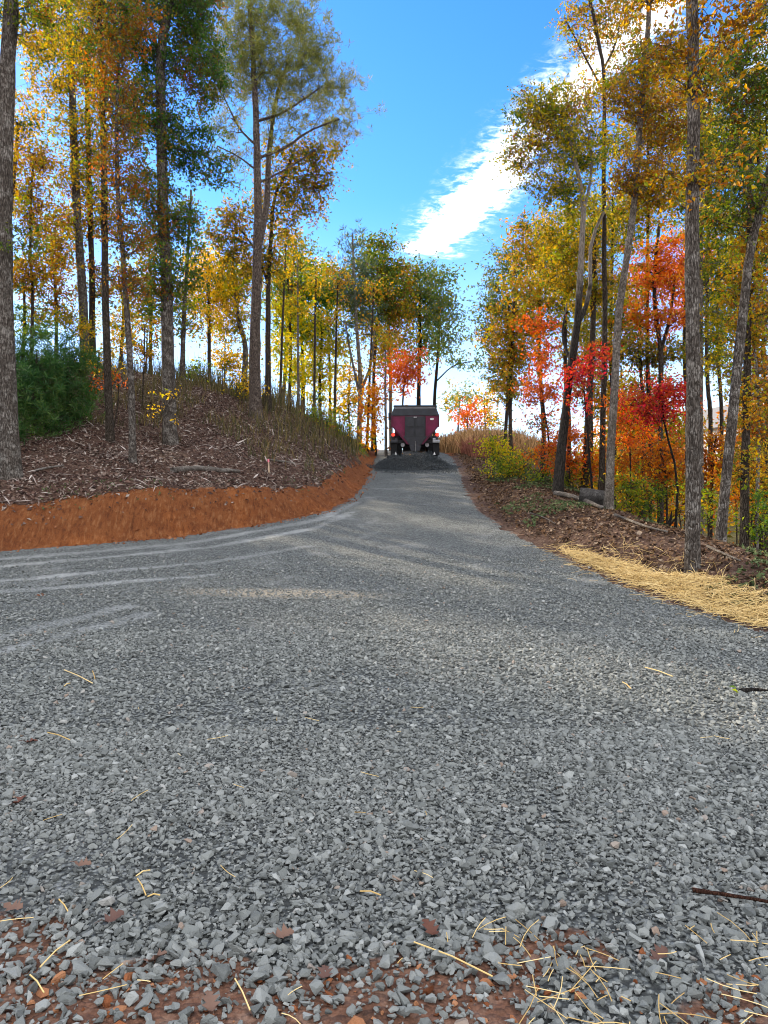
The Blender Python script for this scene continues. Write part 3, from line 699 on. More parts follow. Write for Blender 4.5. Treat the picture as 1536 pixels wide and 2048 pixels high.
T('pine_tree', 'spindly pale trunked conifer with the highest tip left of the truck', 44, [(718, 880), (721, 760), (712, 620), (706, 470)], (11, 3), [(706, 490, 22, 22), (705, 540, 35, 30), (700, 590, 38, 28), (720, 640, 35, 28)], 'pine_far', 'pale', kind='needle', leaf=.36, group=GM,
  forks=[([(721, 780), (742, 730), (750, 660)], (7, 3)), ([(720, 800), (700, 700), (690, 640)], (5, 3))])
T('hardwood_tree', 'broad brown green tree right of the spindly conifer', 46, [(745, 870), (748, 740), (757, 620), (760, 520)], (8, 4), [(755, 530, 50, 55), (740, 620, 60, 50), (780, 580, 45, 60), (760, 490, 35, 25), (730, 560, 40, 50)], 'olive_brown', 'brown', group=GM, dens=1.1)
T('hardwood_tree', 'rusty olive tree directly behind the left side of the truck', 47, [(782, 890), (780, 760), (776, 640)], (8, 5), [(800, 610, 45, 60), (790, 690, 40, 45), (800, 550, 35, 30), (760, 690, 35, 35)], 'rust_gold', 'pale', group=GM, dens=1.05)
T('hardwood_tree', 'grey green tree whose dark trunk rises behind the middle of the truck', 48, [(836, 890), (838, 760), (840, 640), (838, 580)], (10, 5), [(830, 580, 42, 50), (855, 620, 50, 60), (840, 545, 30, 22), (845, 690, 30, 30)], 'green_grey', 'dark', group=GM, dens=1.05)
T('hardwood_tree', 'grey green tree nearest the gap of sky, trunk above the right side of the truck', 50, [(866, 890), (870, 780), (878, 680), (880, 600)], (8, 4), [(885, 630, 40, 55), (870, 565, 32, 35), (900, 675, 25, 35), (865, 700, 25, 25), (925, 725, 24, 12), (950, 722, 14, 8)], 'green_grey', 'dark', group=GM, forks=[([(870, 760), (905, 735), (945, 728)], (3, 1.5))])
T('maple_tree', 'red and orange maple glowing just above the left corner of the truck', 44, [(800, 890), (805, 800), (812, 740)], (5, 3), [(812, 720, 30, 25), (800, 765, 35, 25), (825, 745, 20, 25), (785, 735, 20, 25)], 'red', 'brown', group=GM)
T('maple_tree', 'small bright orange maple beside the left wheel of the truck', 40, [(752, 910), (750, 850), (748, 800)], (4, 2), [(748, 810, 25, 28), (742, 860, 20, 20), (740, 885, 16, 20), (765, 780, 20, 25)], 'orange', 'brown', group=GM)
T('maple_tree', 'gold sapling between the spindly conifer and the orange maple', 48, [(700, 870), (698, 790), (702, 720)], (4, 2), [(700, 770, 32, 40), (690, 820, 25, 25), (735, 800, 25, 30)], 'gold_orange', 'brown', group=GM)
for lab, px, Y, tilt, hgt in (('thin bare trunk leaning right, first right of the pine on the crest', 560, 38, 12, 330), ('thin bare pale trunk, straight, second right of the pine on the crest', 597, 39, -3, 300), ('thin bare trunk rising over the weeds before the dense green tree', 628, 39, 4, 280),
                              ('thin bare trunk standing halfway between weeds and spindly conifer', 668, 41, 8, 300), ('thin bare trunk just left of the orange maple', 733, 41, 14, 320), ('thin pale trunk touching the left edge of the truck', 772, 39, -2, 230)):
    b = 1024 - (float(H((px - 768) / F * Y, Y)) - CAMZ) * F / Y
    T('sapling_tree', lab, Y, [(px, b), (px + tilt * .5, b - hgt * .5), (px + tilt, b - hgt)], (6, 3), [(px + tilt, b - hgt, 22, 26), (px + tilt - 12, b - hgt * .75, 18, 18)], 'olive_gold' if px < 640 else 'rust_gold', 'pale' if 'pale' in lab else 'brown', group='thin saplings on the crest', dens=.8)
# ---- beyond the truck
T('maple_tree', 'small red maple far off in the sunlit gap right of the truck', 64, [(935, 870), (934, 845), (932, 815)], (3, 2), [(935, 825, 32, 18), (950, 840, 20, 15)], 'red', 'brown', leaf=.26)
T('hardwood_tree', 'pale green far tree above the red maple in the gap', 72, [(915, 860), (918, 830), (920, 790)], (4, 2), [(920, 795, 30, 18), (905, 820, 25, 15), (940, 785, 18, 14)], 'pale_mix', 'grey', leaf=.3, dens=.8)
T('maple_tree', 'orange gold far tree at the right of the gap', 66, [(972, 870), (970, 835), (968, 790)], (4, 2), [(965, 800, 20, 22), (980, 830, 22, 25), (990, 780, 20, 25)], 'gold_orange', 'brown', leaf=.28, dens=.9)

# ---- right of the drive
T('hardwood_tree', 'thin trunk under rusty gold leaves, nearest the gap on the right', 27, [(1026, 985), (1022, 860), (1024, 740), (1030, 600)], (9, 5), [(1030, 610, 48, 70), (1055, 500, 42, 45), (1000, 690, 38, 50), (1045, 700, 50, 50), (1050, 450, 25, 25), (1015, 770, 40, 40)], 'rust_gold', 'brown', group=GR)
T('hardwood_tree', 'leftmost thin trunk right of the drive, grey green crown bulging over the gap', 29, [(1006, 975), (1013, 850), (1020, 700), (1015, 600)], (8, 4), [(995, 600, 40, 50), (985, 650, 28, 45), (1010, 530, 35, 45), (1000, 730, 30, 40)], 'green_grey', 'brown', group=GR)
T('oak_tree', 'forked oak with a blackened lower trunk and a tall olive crown', 21, [(1115, 990), (1122, 900), (1132, 800), (1140, 720), (1147, 650), (1152, 520), (1155, 420), (1140, 330), (1120, 250)], (21, 6),
  [(1080, 245, 55, 55), (1045, 305, 38, 35), (1140, 210, 65, 55), (1095, 365, 48, 40), (1170, 300, 55, 55), (1160, 395, 50, 40), (1060, 215, 35, 30), (1120, 290, 55, 45)], 'olive_yellow', 'stained', group=GR,
  forks=[([(1147, 660), (1172, 615), (1183, 560), (1182, 500), (1200, 440), (1225, 400)], (11, 5)), ([(1138, 730), (1128, 670), (1140, 600)], (7, 3)), ([(1155, 430), (1180, 350), (1170, 270)], (6, 3))], dens=1.05, flare=1.2)
T('hardwood_tree', 'grey trunk with a gold olive crown just right of the blackened oak', 23, [(1168, 1005), (1175, 850), (1182, 700), (1188, 560), (1190, 450)], (16, 8), [(1190, 490, 45, 50), (1165, 580, 45, 45), (1125, 540, 45, 50), (1210, 570, 40, 40), (1110, 470, 35, 40)], 'olive_gold', 'brown', group=GR)
T('hardwood_tree', 'slim grey trunk reaching up to orange tipped branches over the cloud', 22, [(1202, 1012), (1206, 850), (1209, 650), (1208, 450), (1207, 300), (1205, 170), (1190, 90), (1170, 20)], (13, 6), [(1150, 25, 35, 28), (1190, 80, 45, 35), (1235, 40, 55, 40), (1215, 180, 45, 40), (1240, 280, 50, 40), (1130, 60, 18, 18)], 'rust_gold', 'brown', group=GR, dens=.7,
  forks=[([(1207, 200), (1170, 110), (1130, 30)], (5, 2)), ([(1206, 150), (1235, 80), (1250, 10)], (5, 2))])
T('hardwood_tree', 'smooth pale trunk curving to the right beside the hollow log', 18, [(1216, 1024), (1222, 880), (1232, 700), (1240, 600), (1255, 500), (1268, 400), (1276, 280), (1290, 120), (1300, -40)], (18, 9),
  [(1305, 120, 70, 60), (1330, 250, 70, 60), (1270, 350, 60, 45), (1255, 190, 60, 45), (1300, -40, 110, 60), (1320, 360, 50, 45)], 'rust_brown', 'pale', group=GR)
T('maple_tree', 'forked tree with an orange red crown left of the big front trunk', 24, [(1322, 1070), (1322, 850), (1322, 720), (1312, 630), (1308, 540), (1315, 450)], (14, 6), [(1335, 560, 50, 45), (1295, 630, 45, 32), (1355, 500, 35, 35), (1300, 520, 35, 35), (1350, 640, 35, 30)], 'orange_red', 'brown', group=GR,
  forks=[([(1322, 710), (1338, 640), (1348, 560)], (8, 4))], dens=1.1)
T('oak_tree', 'big straight grey trunk in front, standing at the edge of the straw', 11.6, [(1384, 1146), (1382, 900), (1381, 700), (1380, 500), (1384, 300), (1386, 100), (1384, -50), (1384, -250)], (29, 21),
  [(1370, 360, 45, 35), (1410, 170, 55, 45), (1330, 100, 50, 45), (1430, 330, 40, 40), (1380, -140, 260, 100), (1460, 30, 70, 60)], 'rust_brown', 'grey', group=GR, flare=1.12, sides=14, dens=.85)
T('hardwood_tree', 'grey trunk leaning right across the right edge of the picture', 14, [(1440, 1066), (1452, 960), (1470, 820), (1482, 700), (1494, 580), (1510, 480), (1530, 390), (1560, 280), (1590, 150)], (21, 14),
  [(1500, 190, 70, 70), (1450, 330, 60, 60), (1500, 400, 50, 50), (1570, 90, 110, 100), (1440, 430, 50, 40)], 'olive_brown', 'grey', group=GR, dens=.9, sides=12, flare=1.15)
T('hardwood_tree', 'upright dark trunk with leaves clinging to it behind the leaning trunk', 16, [(1488, 1112), (1490, 900), (1491, 700), (1493, 500), (1495, 300)], (19, 10), [(1480, 560, 50, 55), (1505, 670, 50, 50), (1490, 800, 20, 80), (1490, 930, 16, 70), (1510, 450, 50, 50)], 'rust_gold', 'brown', group=GR)
T('hardwood_tree', 'thin pale trunk almost hidden behind the big straight front trunk', 20, [(1402, 1040), (1403, 800), (1404, 600), (1406, 400), (1408, 250)], (10, 6), [(1430, 640, 45, 50), (1420, 450, 50, 50), (1440, 530, 50, 50), (1400, 270, 60, 50), (1430, 720, 30, 30)], 'olive_yellow', 'pale', group=GR)
T('hardwood_tree', 'thin trunk with rust red leaves at the right edge behind the leaning trunk', 18, [(1512, 1060), (1514, 850), (1505, 700), (1500, 600)], (9, 5), [(1520, 760, 35, 50), (1530, 640, 35, 50), (1515, 860, 35, 40), (1530, 520, 40, 50)], 'rust_mix', 'pale', group=GR)
# taller trees further down the slope, only their crowns between the front trunks
for lab, px, Y, bl, pal in (
        ('green gold crown filling the space over the thin left trunks', 1085, 34, [(1085, 560, 50, 60), (1060, 640, 45, 50), (1110, 620, 40, 50), (1090, 490, 35, 40)], 'olive_gold'),
        ('dull olive crown behind the fork of the blackened oak', 1225, 32, [(1225, 470, 55, 60), (1180, 640, 50, 50), (1240, 600, 50, 60), (1200, 720, 40, 40), (1250, 400, 45, 50)], 'olive_yellow'),
        ('dull green crown between the blackened oak and the thin left trunks', 1135, 33, [(1120, 450, 45, 45), (1155, 500, 50, 50), (1100, 540, 40, 40), (1180, 430, 45, 45), (1140, 590, 45, 40)], 'olive_yellow'),
        ('gold crown low behind the two grey trunks', 1180, 36, [(1180, 770, 45, 45), (1150, 690, 45, 45), (1220, 800, 40, 45)], 'gold_orange'),
        ('olive gold crown low behind the forked orange red maple', 1300, 36, [(1300, 780, 45, 45), (1350, 850, 45, 40), (1270, 850, 40, 40)], 'olive_gold'),
        ('tall brown crown high behind the curving pale trunk', 1300, 33, [(1300, 250, 60, 60), (1330, 380, 60, 60), (1270, 430, 50, 50), (1360, 150, 60, 70)], 'rust_gold'),
        ('olive crown high behind the big front trunk', 1420, 30, [(1420, 250, 60, 70), (1450, 130, 60, 60), (1400, 400, 60, 50), (1480, 300, 60, 60)], 'olive_brown'),
        ('dark green crown at the upper right edge', 1520, 29, [(1510, 280, 50, 60), (1530, 400, 40, 60), (1500, 500, 40, 50), (1540, 180, 50, 60)], 'olive_yellow'),
        ('dark green crown behind the thin pale trunk', 1440, 31, [(1450, 620, 55, 60), (1420, 560, 45, 45), (1480, 480, 45, 50), (1440, 700, 45, 35)], 'green_mid'),
        ('orange crown glowing behind the forked orange red maple', 1370, 33, [(1290, 560, 45, 50), (1370, 580, 40, 50), (1260, 660, 40, 40), (1400, 520, 40, 50)], 'orange_red'),
        ('brown shaded crown over the crimson maple', 1285, 30, [(1285, 700, 55, 35), (1240, 690, 40, 40), (1340, 700, 45, 35)], 'brown_gold'),
        ('rust red crown at the right edge below the dark green one', 1530, 27, [(1525, 600, 45, 55), (1500, 740, 45, 50), (1540, 860, 40, 50)], 'rust_mix')):
    T('hardwood_tree', lab, Y, [(px, 1010), (px + 3, 850), (px - 4, 700), (px, min(b[1] for b in bl))], (10, 5), bl, pal, 'brown', group='crowns further down the right slope', dens=1.0)
# understory maples and bushes down the right slope
T('maple_tree', 'bright red maple left of the blackened oak', 24, [(1080, 1000), (1098, 900), (1085, 800)], (5, 3), [(1095, 715, 38, 32), (1068, 780, 34, 34), (1110, 795, 28, 30), (1075, 655, 40, 25), (1080, 850, 26, 22)], 'red', 'dark', group=GU, dens=.75)
T('maple_tree', 'crimson maple foliage between blackened oak and pale curving trunk', 20.5, [(1186, 990), (1180, 880), (1170, 780)], (5, 3), [(1160, 740, 35, 35), (1190, 705, 22, 22), (1165, 800, 25, 18)], 'crimson', 'dark', group=GU, dens=.9)
T('maple_tree', 'crimson maple spreading level left of the big front trunk', 19, [(1348, 1050), (1355, 960), (1330, 850), (1325, 790)], (6, 3), [(1322, 775, 50, 22), (1290, 800, 35, 25), (1360, 800, 25, 35), (1310, 830, 40, 25)], 'crimson', 'dark', group=GU)
T('maple_tree', 'red orange maple hanging low right of the pale curving trunk', 20, [(1262, 1040), (1260, 930), (1258, 850)], (4, 2), [(1255, 820, 32, 28), (1240, 870, 20, 28), (1275, 860, 30, 25)], 'orange_red', 'dark', group=GU)
T('maple_tree', 'broad rust orange understory tree beneath the crimson maple', 22, [(1335, 1060), (1330, 960), (1320, 900)], (6, 3), [(1300, 905, 60, 40), (1285, 960, 50, 32), (1345, 930, 40, 50), (1270, 920, 40, 30)], 'rust_orange', 'brown', group=GU, lai=1.1)
T('maple_tree', 'orange red saplings below the bright red maple', 23, [(1140, 1000), (1140, 920), (1135, 870)], (4, 2), [(1130, 880, 40, 35), (1100, 920, 35, 25), (1160, 930, 35, 25), (1190, 940, 25, 25)], 'orange_red', 'brown', group=GU)
T('maple_tree', 'orange understory tree between the big front trunk and the leaning trunk', 21, [(1420, 1050), (1425, 960), (1430, 880)], (5, 3), [(1430, 900, 35, 32), (1440, 950, 30, 40), (1410, 940, 22, 50)], 'rust_orange', 'brown', group=GU)
T('maple_tree', 'gold orange understory tree right of the leaning trunk', 20, [(1500, 1060), (1505, 960), (1510, 880)], (5, 3), [(1500, 920, 40, 40), (1520, 980, 35, 40), (1480, 960, 25, 45)], 'gold_orange', 'brown', group=GU)
SHR = [('yellow green bush at the left edge of the right hand woods', 985, 26, [(990, 890, 26, 24), (1005, 912, 30, 20)], 'green_lit'), ('green bush at the foot of the two thin left trunks', 1040, 25, [(1040, 945, 35, 25), (1015, 930, 28, 25)], 'understory'),
       ('green bush behind the blackened oak', 1145, 23, [(1145, 960, 30, 28), (1085, 960, 28, 24)], 'understory'), ('olive green bush right of the hollow log', 1258, 19.5, [(1260, 975, 32, 35), (1245, 1010, 22, 16)], 'understory'),
       ('green bush left of the dark root clump', 1295, 21, [(1290, 1010, 32, 22), (1310, 985, 30, 20)], 'green_mid'), ('green bush between big front trunk and leaning trunk', 1415, 17, [(1420, 1030, 24, 26), (1412, 985, 20, 26)], 'understory'),
       ('green bush in the lower right corner of the woods', 1510, 16, [(1515, 1050, 30, 34), (1530, 1000, 25, 30)], 'green_mid'), ('orange bush just right of the leaning trunk', 1470, 18.5, [(1470, 1000, 24, 36), (1460, 950, 20, 30)], 'orange'),
       ('gold bush far behind the big front trunk', 1360, 26, [(1360, 1000, 32, 34), (1350, 960, 28, 28)], 'gold_orange'), ('gold bush low behind the curving pale trunk', 1225, 27, [(1230, 930, 32, 34), (1215, 960, 28, 24)], 'gold_orange')]
for lab, px, Y, bl, pal in SHR:
    b = 1024 - (float(H((px - 768) / F * Y, Y)) - CAMZ) * F / Y
    T('bush', lab, Y, [(px, b), (px + 4, (b + bl[0][1]) / 2), (px, bl[0][1])], (4, 2), bl, pal, 'brown', cat='bush', group='bushes down the right slope', lai=2.2)
# left bank evergreens and saplings
T('young_pine', 'dark evergreen bush nearest the thick grey oak', 21, [(70, 900), (70, 800), (72, 700)], (5, 2), [(75, 800, 42, 45), (55, 710, 34, 26), (95, 845, 45, 22), (105, 750, 32, 24), (50, 770, 30, 40), (78, 670, 16, 22)], 'pine_dark', 'brown', kind='needle', leaf=.2, cat='bush', group='dark evergreen bushes on the bank', lai=3.4)
T('young_pine', 'dark evergreen bush behind the slim pale trunk', 22, [(135, 890), (135, 790), (130, 700)], (5, 2), [(140, 800, 44, 42), (150, 720, 28, 26), (125, 850, 50, 20), (172, 770, 24, 22), (118, 740, 30, 26), (134, 680, 14, 22)], 'pine_dark', 'brown', kind='needle', leaf=.2, cat='bush', group='dark evergreen bushes on the bank', lai=3.4)
T('young_pine', 'dark evergreen bush cut by the left edge', 19.5, [(0, 930), (0, 830), (2, 730)], (5, 2), [(-10, 800, 35, 80), (-5, 880, 30, 35)], 'pine_dark', 'brown', kind='needle', leaf=.2, cat='bush', group='dark evergreen bushes on the bank', lai=5)
T('sapling_tree', 'small olive gold understory tree spreading above the evergreen bushes', 23, [(180, 880), (186, 780), (196, 700)], (4, 2), [(205, 695, 45, 18), (165, 650, 55, 22), (120, 640, 45, 20), (190, 730, 40, 16)], 'olive_gold', 'brown', lai=1.2)
for lab, px, Y, bl, pal in (('brown green bush at the foot of the crest beside the drive', 650, 33, [(650, 850, 38, 25), (625, 840, 25, 22), (675, 870, 25, 16)], 'olive_brown'),
                            ('olive bush on the crest right of the dark green oak', 400, 34, [(400, 750, 30, 14), (380, 742, 22, 14)], 'green_mid'),
                            ('golden sunlit bush at the foot of the tall pine', 490, 30, [(490, 770, 26, 22), (505, 745, 14, 18)], 'gold_orange'),
                            ('dull brown bush on the crest behind the slim trunks', 290, 36, [(290, 690, 40, 18), (250, 680, 30, 16)], 'brown_gold'),
                            ('green bush between the dead stalks and the truck', 695, 36, [(695, 880, 24, 18), (715, 895, 18, 12)], 'understory')):
    b = 1024 - (float(H((px - 768) / F * Y, Y)) - CAMZ) * F / Y
    T('bush', lab, Y, [(px, b), (px + 3, min(b - 12, bl[0][1])), (px, min(b - 25, bl[0][1] - 8))], (4, 2), bl, pal, 'brown', cat='bush', group='bushes on the weedy crest', lai=2.0)
T('sapling_tree', 'small red leaved sapling behind the two slim pale trunks', 22, [(226, 840), (230, 790), (228, 755)], (3, 2), [(228, 748, 26, 22), (205, 758, 14, 12)], 'red', 'brown', lai=1.0)
T('sapling_tree', 'yellow leaved sapling at the foot of the dark green oak', 21.5, [(325, 870), (330, 830), (345, 800)], (2, 1), [(345, 800, 16, 8), (325, 812, 14, 8)], 'yellow', 'brown', lai=.9)
T('sapling_tree', 'thin sapling with brown leaves between slim trunk and dark green oak', 25, [(285, 800), (288, 720), (290, 650)], (3, 2), [(300, 705, 30, 14), (285, 650, 25, 25), (255, 700, 25, 12)], 'rust_brown', 'brown', lai=.9)

# ------------------------------------------------------------------ woods that read as one mass: beside the frame on the left and far behind
wd = MB(); wl = MB()


def wood_tree(x, y, hgt, cw, leaf, n):
    z = float(H(x, y)); k = np.linspace(0, 1, 7)[:, None]
    wd.tube(np.array([[x, y, z - .2]]) + np.array([[rng.normal(0, .6), rng.normal(0, .6), hgt]]) * k + rng.normal(0, .08, (7, 3)), np.linspace(.17, .05, 7), 6, caps=False)
    nc = max(6, n // 40); d = rng.normal(size=(nc, 3)); d /= np.linalg.norm(d, axis=1)[:, None]; d *= rng.uniform(.2, 1, (nc, 1)) ** .5
    c = np.array([x, y, z + hgt * .66]) + d * np.array([cw, cw, hgt * .36]); k_ = np.repeat(np.arange(nc), n // nc)
    leaf_quads(wl, c[k_] + rng.normal(0, .55 * max(1, leaf / .2), (len(k_), 3)), leaf)
    for q in c[::3]: wd.tube([[x, y, q[2] - 1.5], (np.array([x, y, q[2] - .8]) + q) / 2, q], [.05, .035, .015], 4, caps=False)


rng = np.random.default_rng(77)
for i in range(95):
    y = rng.uniform(2, 46); x = -(.56 * y + 5 + rng.uniform(0, 1) ** 1.3 * 26)
    if dleft(x, y) < 1.5: continue
    wood_tree(x, y, rng.uniform(12, 17.5), rng.uniform(2.0, 3.2), .22, 2000)
m_w = leafmat('leaves_mixed_woods', [G[c] for c in ('olive', 'gold', 'green', 'rust', 'olive', 'dorange')], .4, .12)
tag(wd.build('woods_trunks', BARK['brown'], smooth=True), 'trunks of the mixed autumn woods on the bank beside the drive', 'woods', kind='stuff')
tag(wl.build('woods', m_w), 'mixed autumn woods on the bank beside the drive', 'woods', kind='stuff')
wd = MB(); wl = MB()
for i in range(150):
    a = R(rng.uniform(-50, 62)); r_ = rng.uniform(85, 150); x, y = r_ * math.sin(a), r_ * math.cos(a)
    if -4 < math.degrees(a) < 7.5 and rng.random() < .8 or (abs(math.degrees(a) - 24.4) < 2.6 and r_ < 105): continue
    wood_tree(x, y, rng.uniform(5, 9) * (.8 + .3 * (r_ > 110)), rng.uniform(2.5, 4.5), .5, 420)
for i in range(110):
    y = rng.uniform(27, 72); x = .22 * y + rng.uniform(5, 32)
    if abs(x / y - .455) < .05: continue
    wood_tree(x, y, rng.uniform(5, 10.5), rng.uniform(1.8, 3), .24, 800)
tag(wd.build('far_woods_trunks', BARK['brown'], smooth=True), 'trunks of the far woods across the valley', 'woods', kind='stuff')
tag(wl.build('far_woods', leafmat('leaves_far_woods', [G[c] for c in ('green', 'ygreen', 'gold', 'orange', 'dorange', 'olive', 'rust')], .4, .08)), 'far autumn woods across the valley and beyond the crest', 'woods', kind='stuff')


# ------------------------------------------------------------------ ground cover
def ground_nrm(x, y, h=.1):
    nx = -(H(x + h, y) - H(x - h, y)) / (2 * h); ny = -(H(x, y + h) - H(x, y - h)) / (2 * h); n = np.stack([nx, ny, np.ones_like(nx)], -1)
    return n / np.linalg.norm(n, axis=1)[:, None]


def flat_pieces(mb, x, y, L, wr, lift=.02, tilt=.35, curl=.12):
    n = len(x); nn = ground_nrm(x, y) + rng.normal(0, tilt, (n, 3)); nn /= np.linalg.norm(nn, axis=1)[:, None]
    a = np.cross(nn, rng.normal(size=(n, 3))); a /= np.linalg.norm(a, axis=1)[:, None]; b = np.cross(nn, a)
    c = np.stack([x, y, H(x, y) + lift], -1); L = np.broadcast_to(L, (n,))[:, None]; W_ = L * np.broadcast_to(wr, (n,))[:, None] / 2
    V = np.stack([c - a * L / 2, c - a * L * .05 + b * W_ + nn * L * curl, c + a * L / 2, c + a * L * .05 - b * W_ + nn * L * curl], 1).reshape(-1, 3)
    mb.add(V, np.arange(n * 4).reshape(-1, 4))


def cols(name, cs, rough=.85, spec=.15, transl=0):
    m_, t, out = mat(name); k = len(cs); c = t.ramp(t.island(), [(i / (k - 1), q) for i, q in enumerate(cs)]); principled(t, out, c, rough, spec); return m_


def region(n, x0, x1, y0, y1): return rng.uniform(x0, x1, n), rng.uniform(y0, y1, n)


mb = MB(); x, y = region(140000, -17, 0, 14.5, 36); d = dleft(x, y); k = (d > .42) & (rng.random(len(x)) < np.clip(ss(d, .55, 1.1), .12, 1) * (1 - .8 * ss(y, 30, 34)) * (.45 + .55 * (fbm(x * .9, y * .9, 55) > .42)))
x, y = x[k], y[k]; flat_pieces(mb, x, y, np.clip(.068 * np.exp(rng.normal(0, .38, len(x))), .025, .16), rng.uniform(.35, .75, len(x)), tilt=.45)
tag(mb.build('leaf_litter', cols('fallen_leaves_purple_brown', [(.022, .012, .010), (.05, .026, .020), (.078, .042, .031), (.11, .064, .047), (.15, .105, .083), (.29, .24, .20)])), 'brown fallen leaves covering the left bank', 'leaf litter', kind='stuff')
mb = MB(); x, y = region(12000, -16, 0, 14.5, 32); d = dleft(x, y); k = (d > .7) & (rng.random(len(x)) < .35 + .65 * (fbm(x * .5, y * .5, 77) > .5)); x, y = x[k], y[k]
flat_pieces(mb, x, y, np.clip(.14 * np.exp(rng.normal(0, .6, len(x))), .05, .7), rng.uniform(.05, .13, len(x)), lift=.05, tilt=.25, curl=.03)
tag(mb.build('wood_chips', cols('splintered_wood', [(.09, .065, .055), (.17, .13, .11), (.28, .225, .195), (.48, .42, .37)])), 'pale splintered twigs and wood chips over the left bank', 'wood chips', kind='stuff')
mb = MB(); x, y = region(130000, 2, 14, 5, 42); e = dright(x, y); k = (e > .15) & (e < 6) & (rng.random(len(x)) < ss(e, .05, .7) * (.5 + .5 * (fbm(x, y, 91) > .4))); x, y = x[k], y[k]
flat_pieces(mb, x, y, np.clip(.066 * np.exp(rng.normal(0, .38, len(x))), .025, .16), rng.uniform(.4, .75, len(x)), tilt=.5)
tag(mb.build('leaf_litter', cols('fallen_leaves_brown', [(.02, .012, .008), (.045, .025, .014), (.075, .04, .02), (.115, .058, .026), (.15, .09, .05), (.24, .175, .12)])), 'dark brown fallen leaves on the right shoulder', 'leaf litter', kind='stuff')
mb = MB(); x, y = region(30000, 2.5, 9, 9, 34); e = dright(x, y); k = (e > .5) & (e < 4) & (fbm(x * .7 + 9, y * .5, 14) + .15 * ss(y, 14, 20) * (1 - ss(y, 24, 32)) > .63); x, y = x[k], y[k]
flat_pieces(mb, x, y, .07 * np.exp(rng.normal(0, .3, len(x))), .6, lift=.06, tilt=.6)
x, y = region(9000, -8, -1, 14, 36); d = dleft(x, y); k = (d > .6) & (d < 1.5) & (fbm(x * .9, y * .9, 24) > .52); x, y = x[k], y[k]; flat_pieces(mb, x, y, .07 * np.exp(rng.normal(0, .3, len(x))), .3, lift=.05, tilt=.9)
tag(mb.build('ground_ivy', cols('low_green_leaves', [(.03, .05, .018), (.06, .085, .03), (.1, .11, .045)])), 'low green weeds creeping over both shoulders of the drive', 'weeds', kind='stuff')


def blades(mb, x, y, hgt, wdt, lean=.18, seg=3):
    n = len(x); hgt = np.broadcast_to(hgt, (n,)); b = np.stack([x, y, H(x, y) - .02], -1); an = rng.uniform(0, np.pi, n); s_ = np.stack([np.cos(an), np.sin(an), 0 * an], -1)
    ln = rng.normal(0, lean, (n, 2)); V = []
    for i in range(seg + 1):
        f = i / seg; c = b + np.stack([ln[:, 0] * hgt * f * f, ln[:, 1] * hgt * f * f, hgt * f * (1 - .12 * f * np.hypot(ln[:, 0], ln[:, 1]))], -1); w_ = wdt * (1 - .75 * f)
        V += [c - s_ * w_ / 2, c + s_ * w_ / 2]
    V = np.stack(V, 1).reshape(-1, 3); base = (np.arange(n) * (seg + 1) * 2)[:, None]
    q = np.concatenate([np.array([[2 * i, 2 * i + 1, 2 * i + 3, 2 * i + 2]]) for i in range(seg)])
    mb.add(V, (base[:, None] + q[None]).reshape(-1, 4))


def weedband(n, seed):
    x, y = region(n, -17, -1.2, 28.5, 39); d = dleft(x, y); f = fbm(x * .6, y * .6, seed)
    k = (d > .7) & (y > 29.5 + 3.2 * ss(-x, 4, 12) + 3 * (f - .5) - 2.4 * ss(-x, 3.5, 1.5)) & (rng.random(n) < .3 + .7 * (f > .45)); c_ = k & (fbm(x * 1.9 + seed, y * 1.9, 12) > .40); return x[c_], y[c_]


x, y = weedband(7000, 5); mb = MB(); blades(mb, x, y, np.clip(rng.normal(.7, .3, len(x)), .2, 1.6), .026, .25)
x2, y2 = region(7000, -14, -2, 22, 32); k = (dleft(x2, y2) > 1) & (fbm(x2 * .8, y2 * .8, 15) + .2 * ss(y2, 25, 30) > .62); blades(mb, x2[k], y2[k], np.clip(rng.normal(.4, .15, k.sum()), .1, .9), .022, .3)
tag(mb.build('tall_weeds', cols('dry_weeds', [(.03, .036, .014), (.06, .06, .022), (.11, .085, .03), (.2, .14, .05)])), 'tall dry weeds growing along the crest under the pine', 'weeds', kind='stuff')
x, y = weedband(1500, 9); mb = MB(); blades(mb, x, y, np.clip(rng.normal(.85, .4, len(x)), .3, 2.0), .03, .12)
tag(mb.build('dead_stalks', cols('dead_stalks', [(.02, .013, .01), (.05, .032, .025), (.10, .065, .045)])), 'dark dead weed stalks standing along the crest', 'weeds', kind='stuff')
x, y = region(26000, 1.5, 16, 43, 66); k = (dright(x, y) > -1.5) & (rng.random(len(x)) < .8); mb = MB(); blades(mb, x[k], y[k], np.clip(rng.normal(.72, .25, k.sum()), .25, 1.5), .06, .28)
tag(mb.build('field_grass', cols('tan_field_grass', [(.08, .055, .025), (.19, .11, .045), (.32, .18, .075), (.42, .27, .13)])), 'tan dry grass on the rise beyond the truck', 'grass', kind='stuff')
x, y = region(5000, 4.5, 7.5, 38, 45); k = np.hypot((x - 5.4) / 1.6, (y - 41.5) / 3) < .9 + .3 * rng.normal(size=len(x)); mb = MB(); blades(mb, x[k], y[k], np.clip(rng.normal(.6, .2, k.sum()), .2, 1.2), .05, .35)
tag(mb.build('red_brush', cols('red_brown_brush', [(.14, .05, .035), (.25, .09, .06), (.34, .15, .09)])), 'low red brown brush right of the truck', 'brush', kind='stuff')

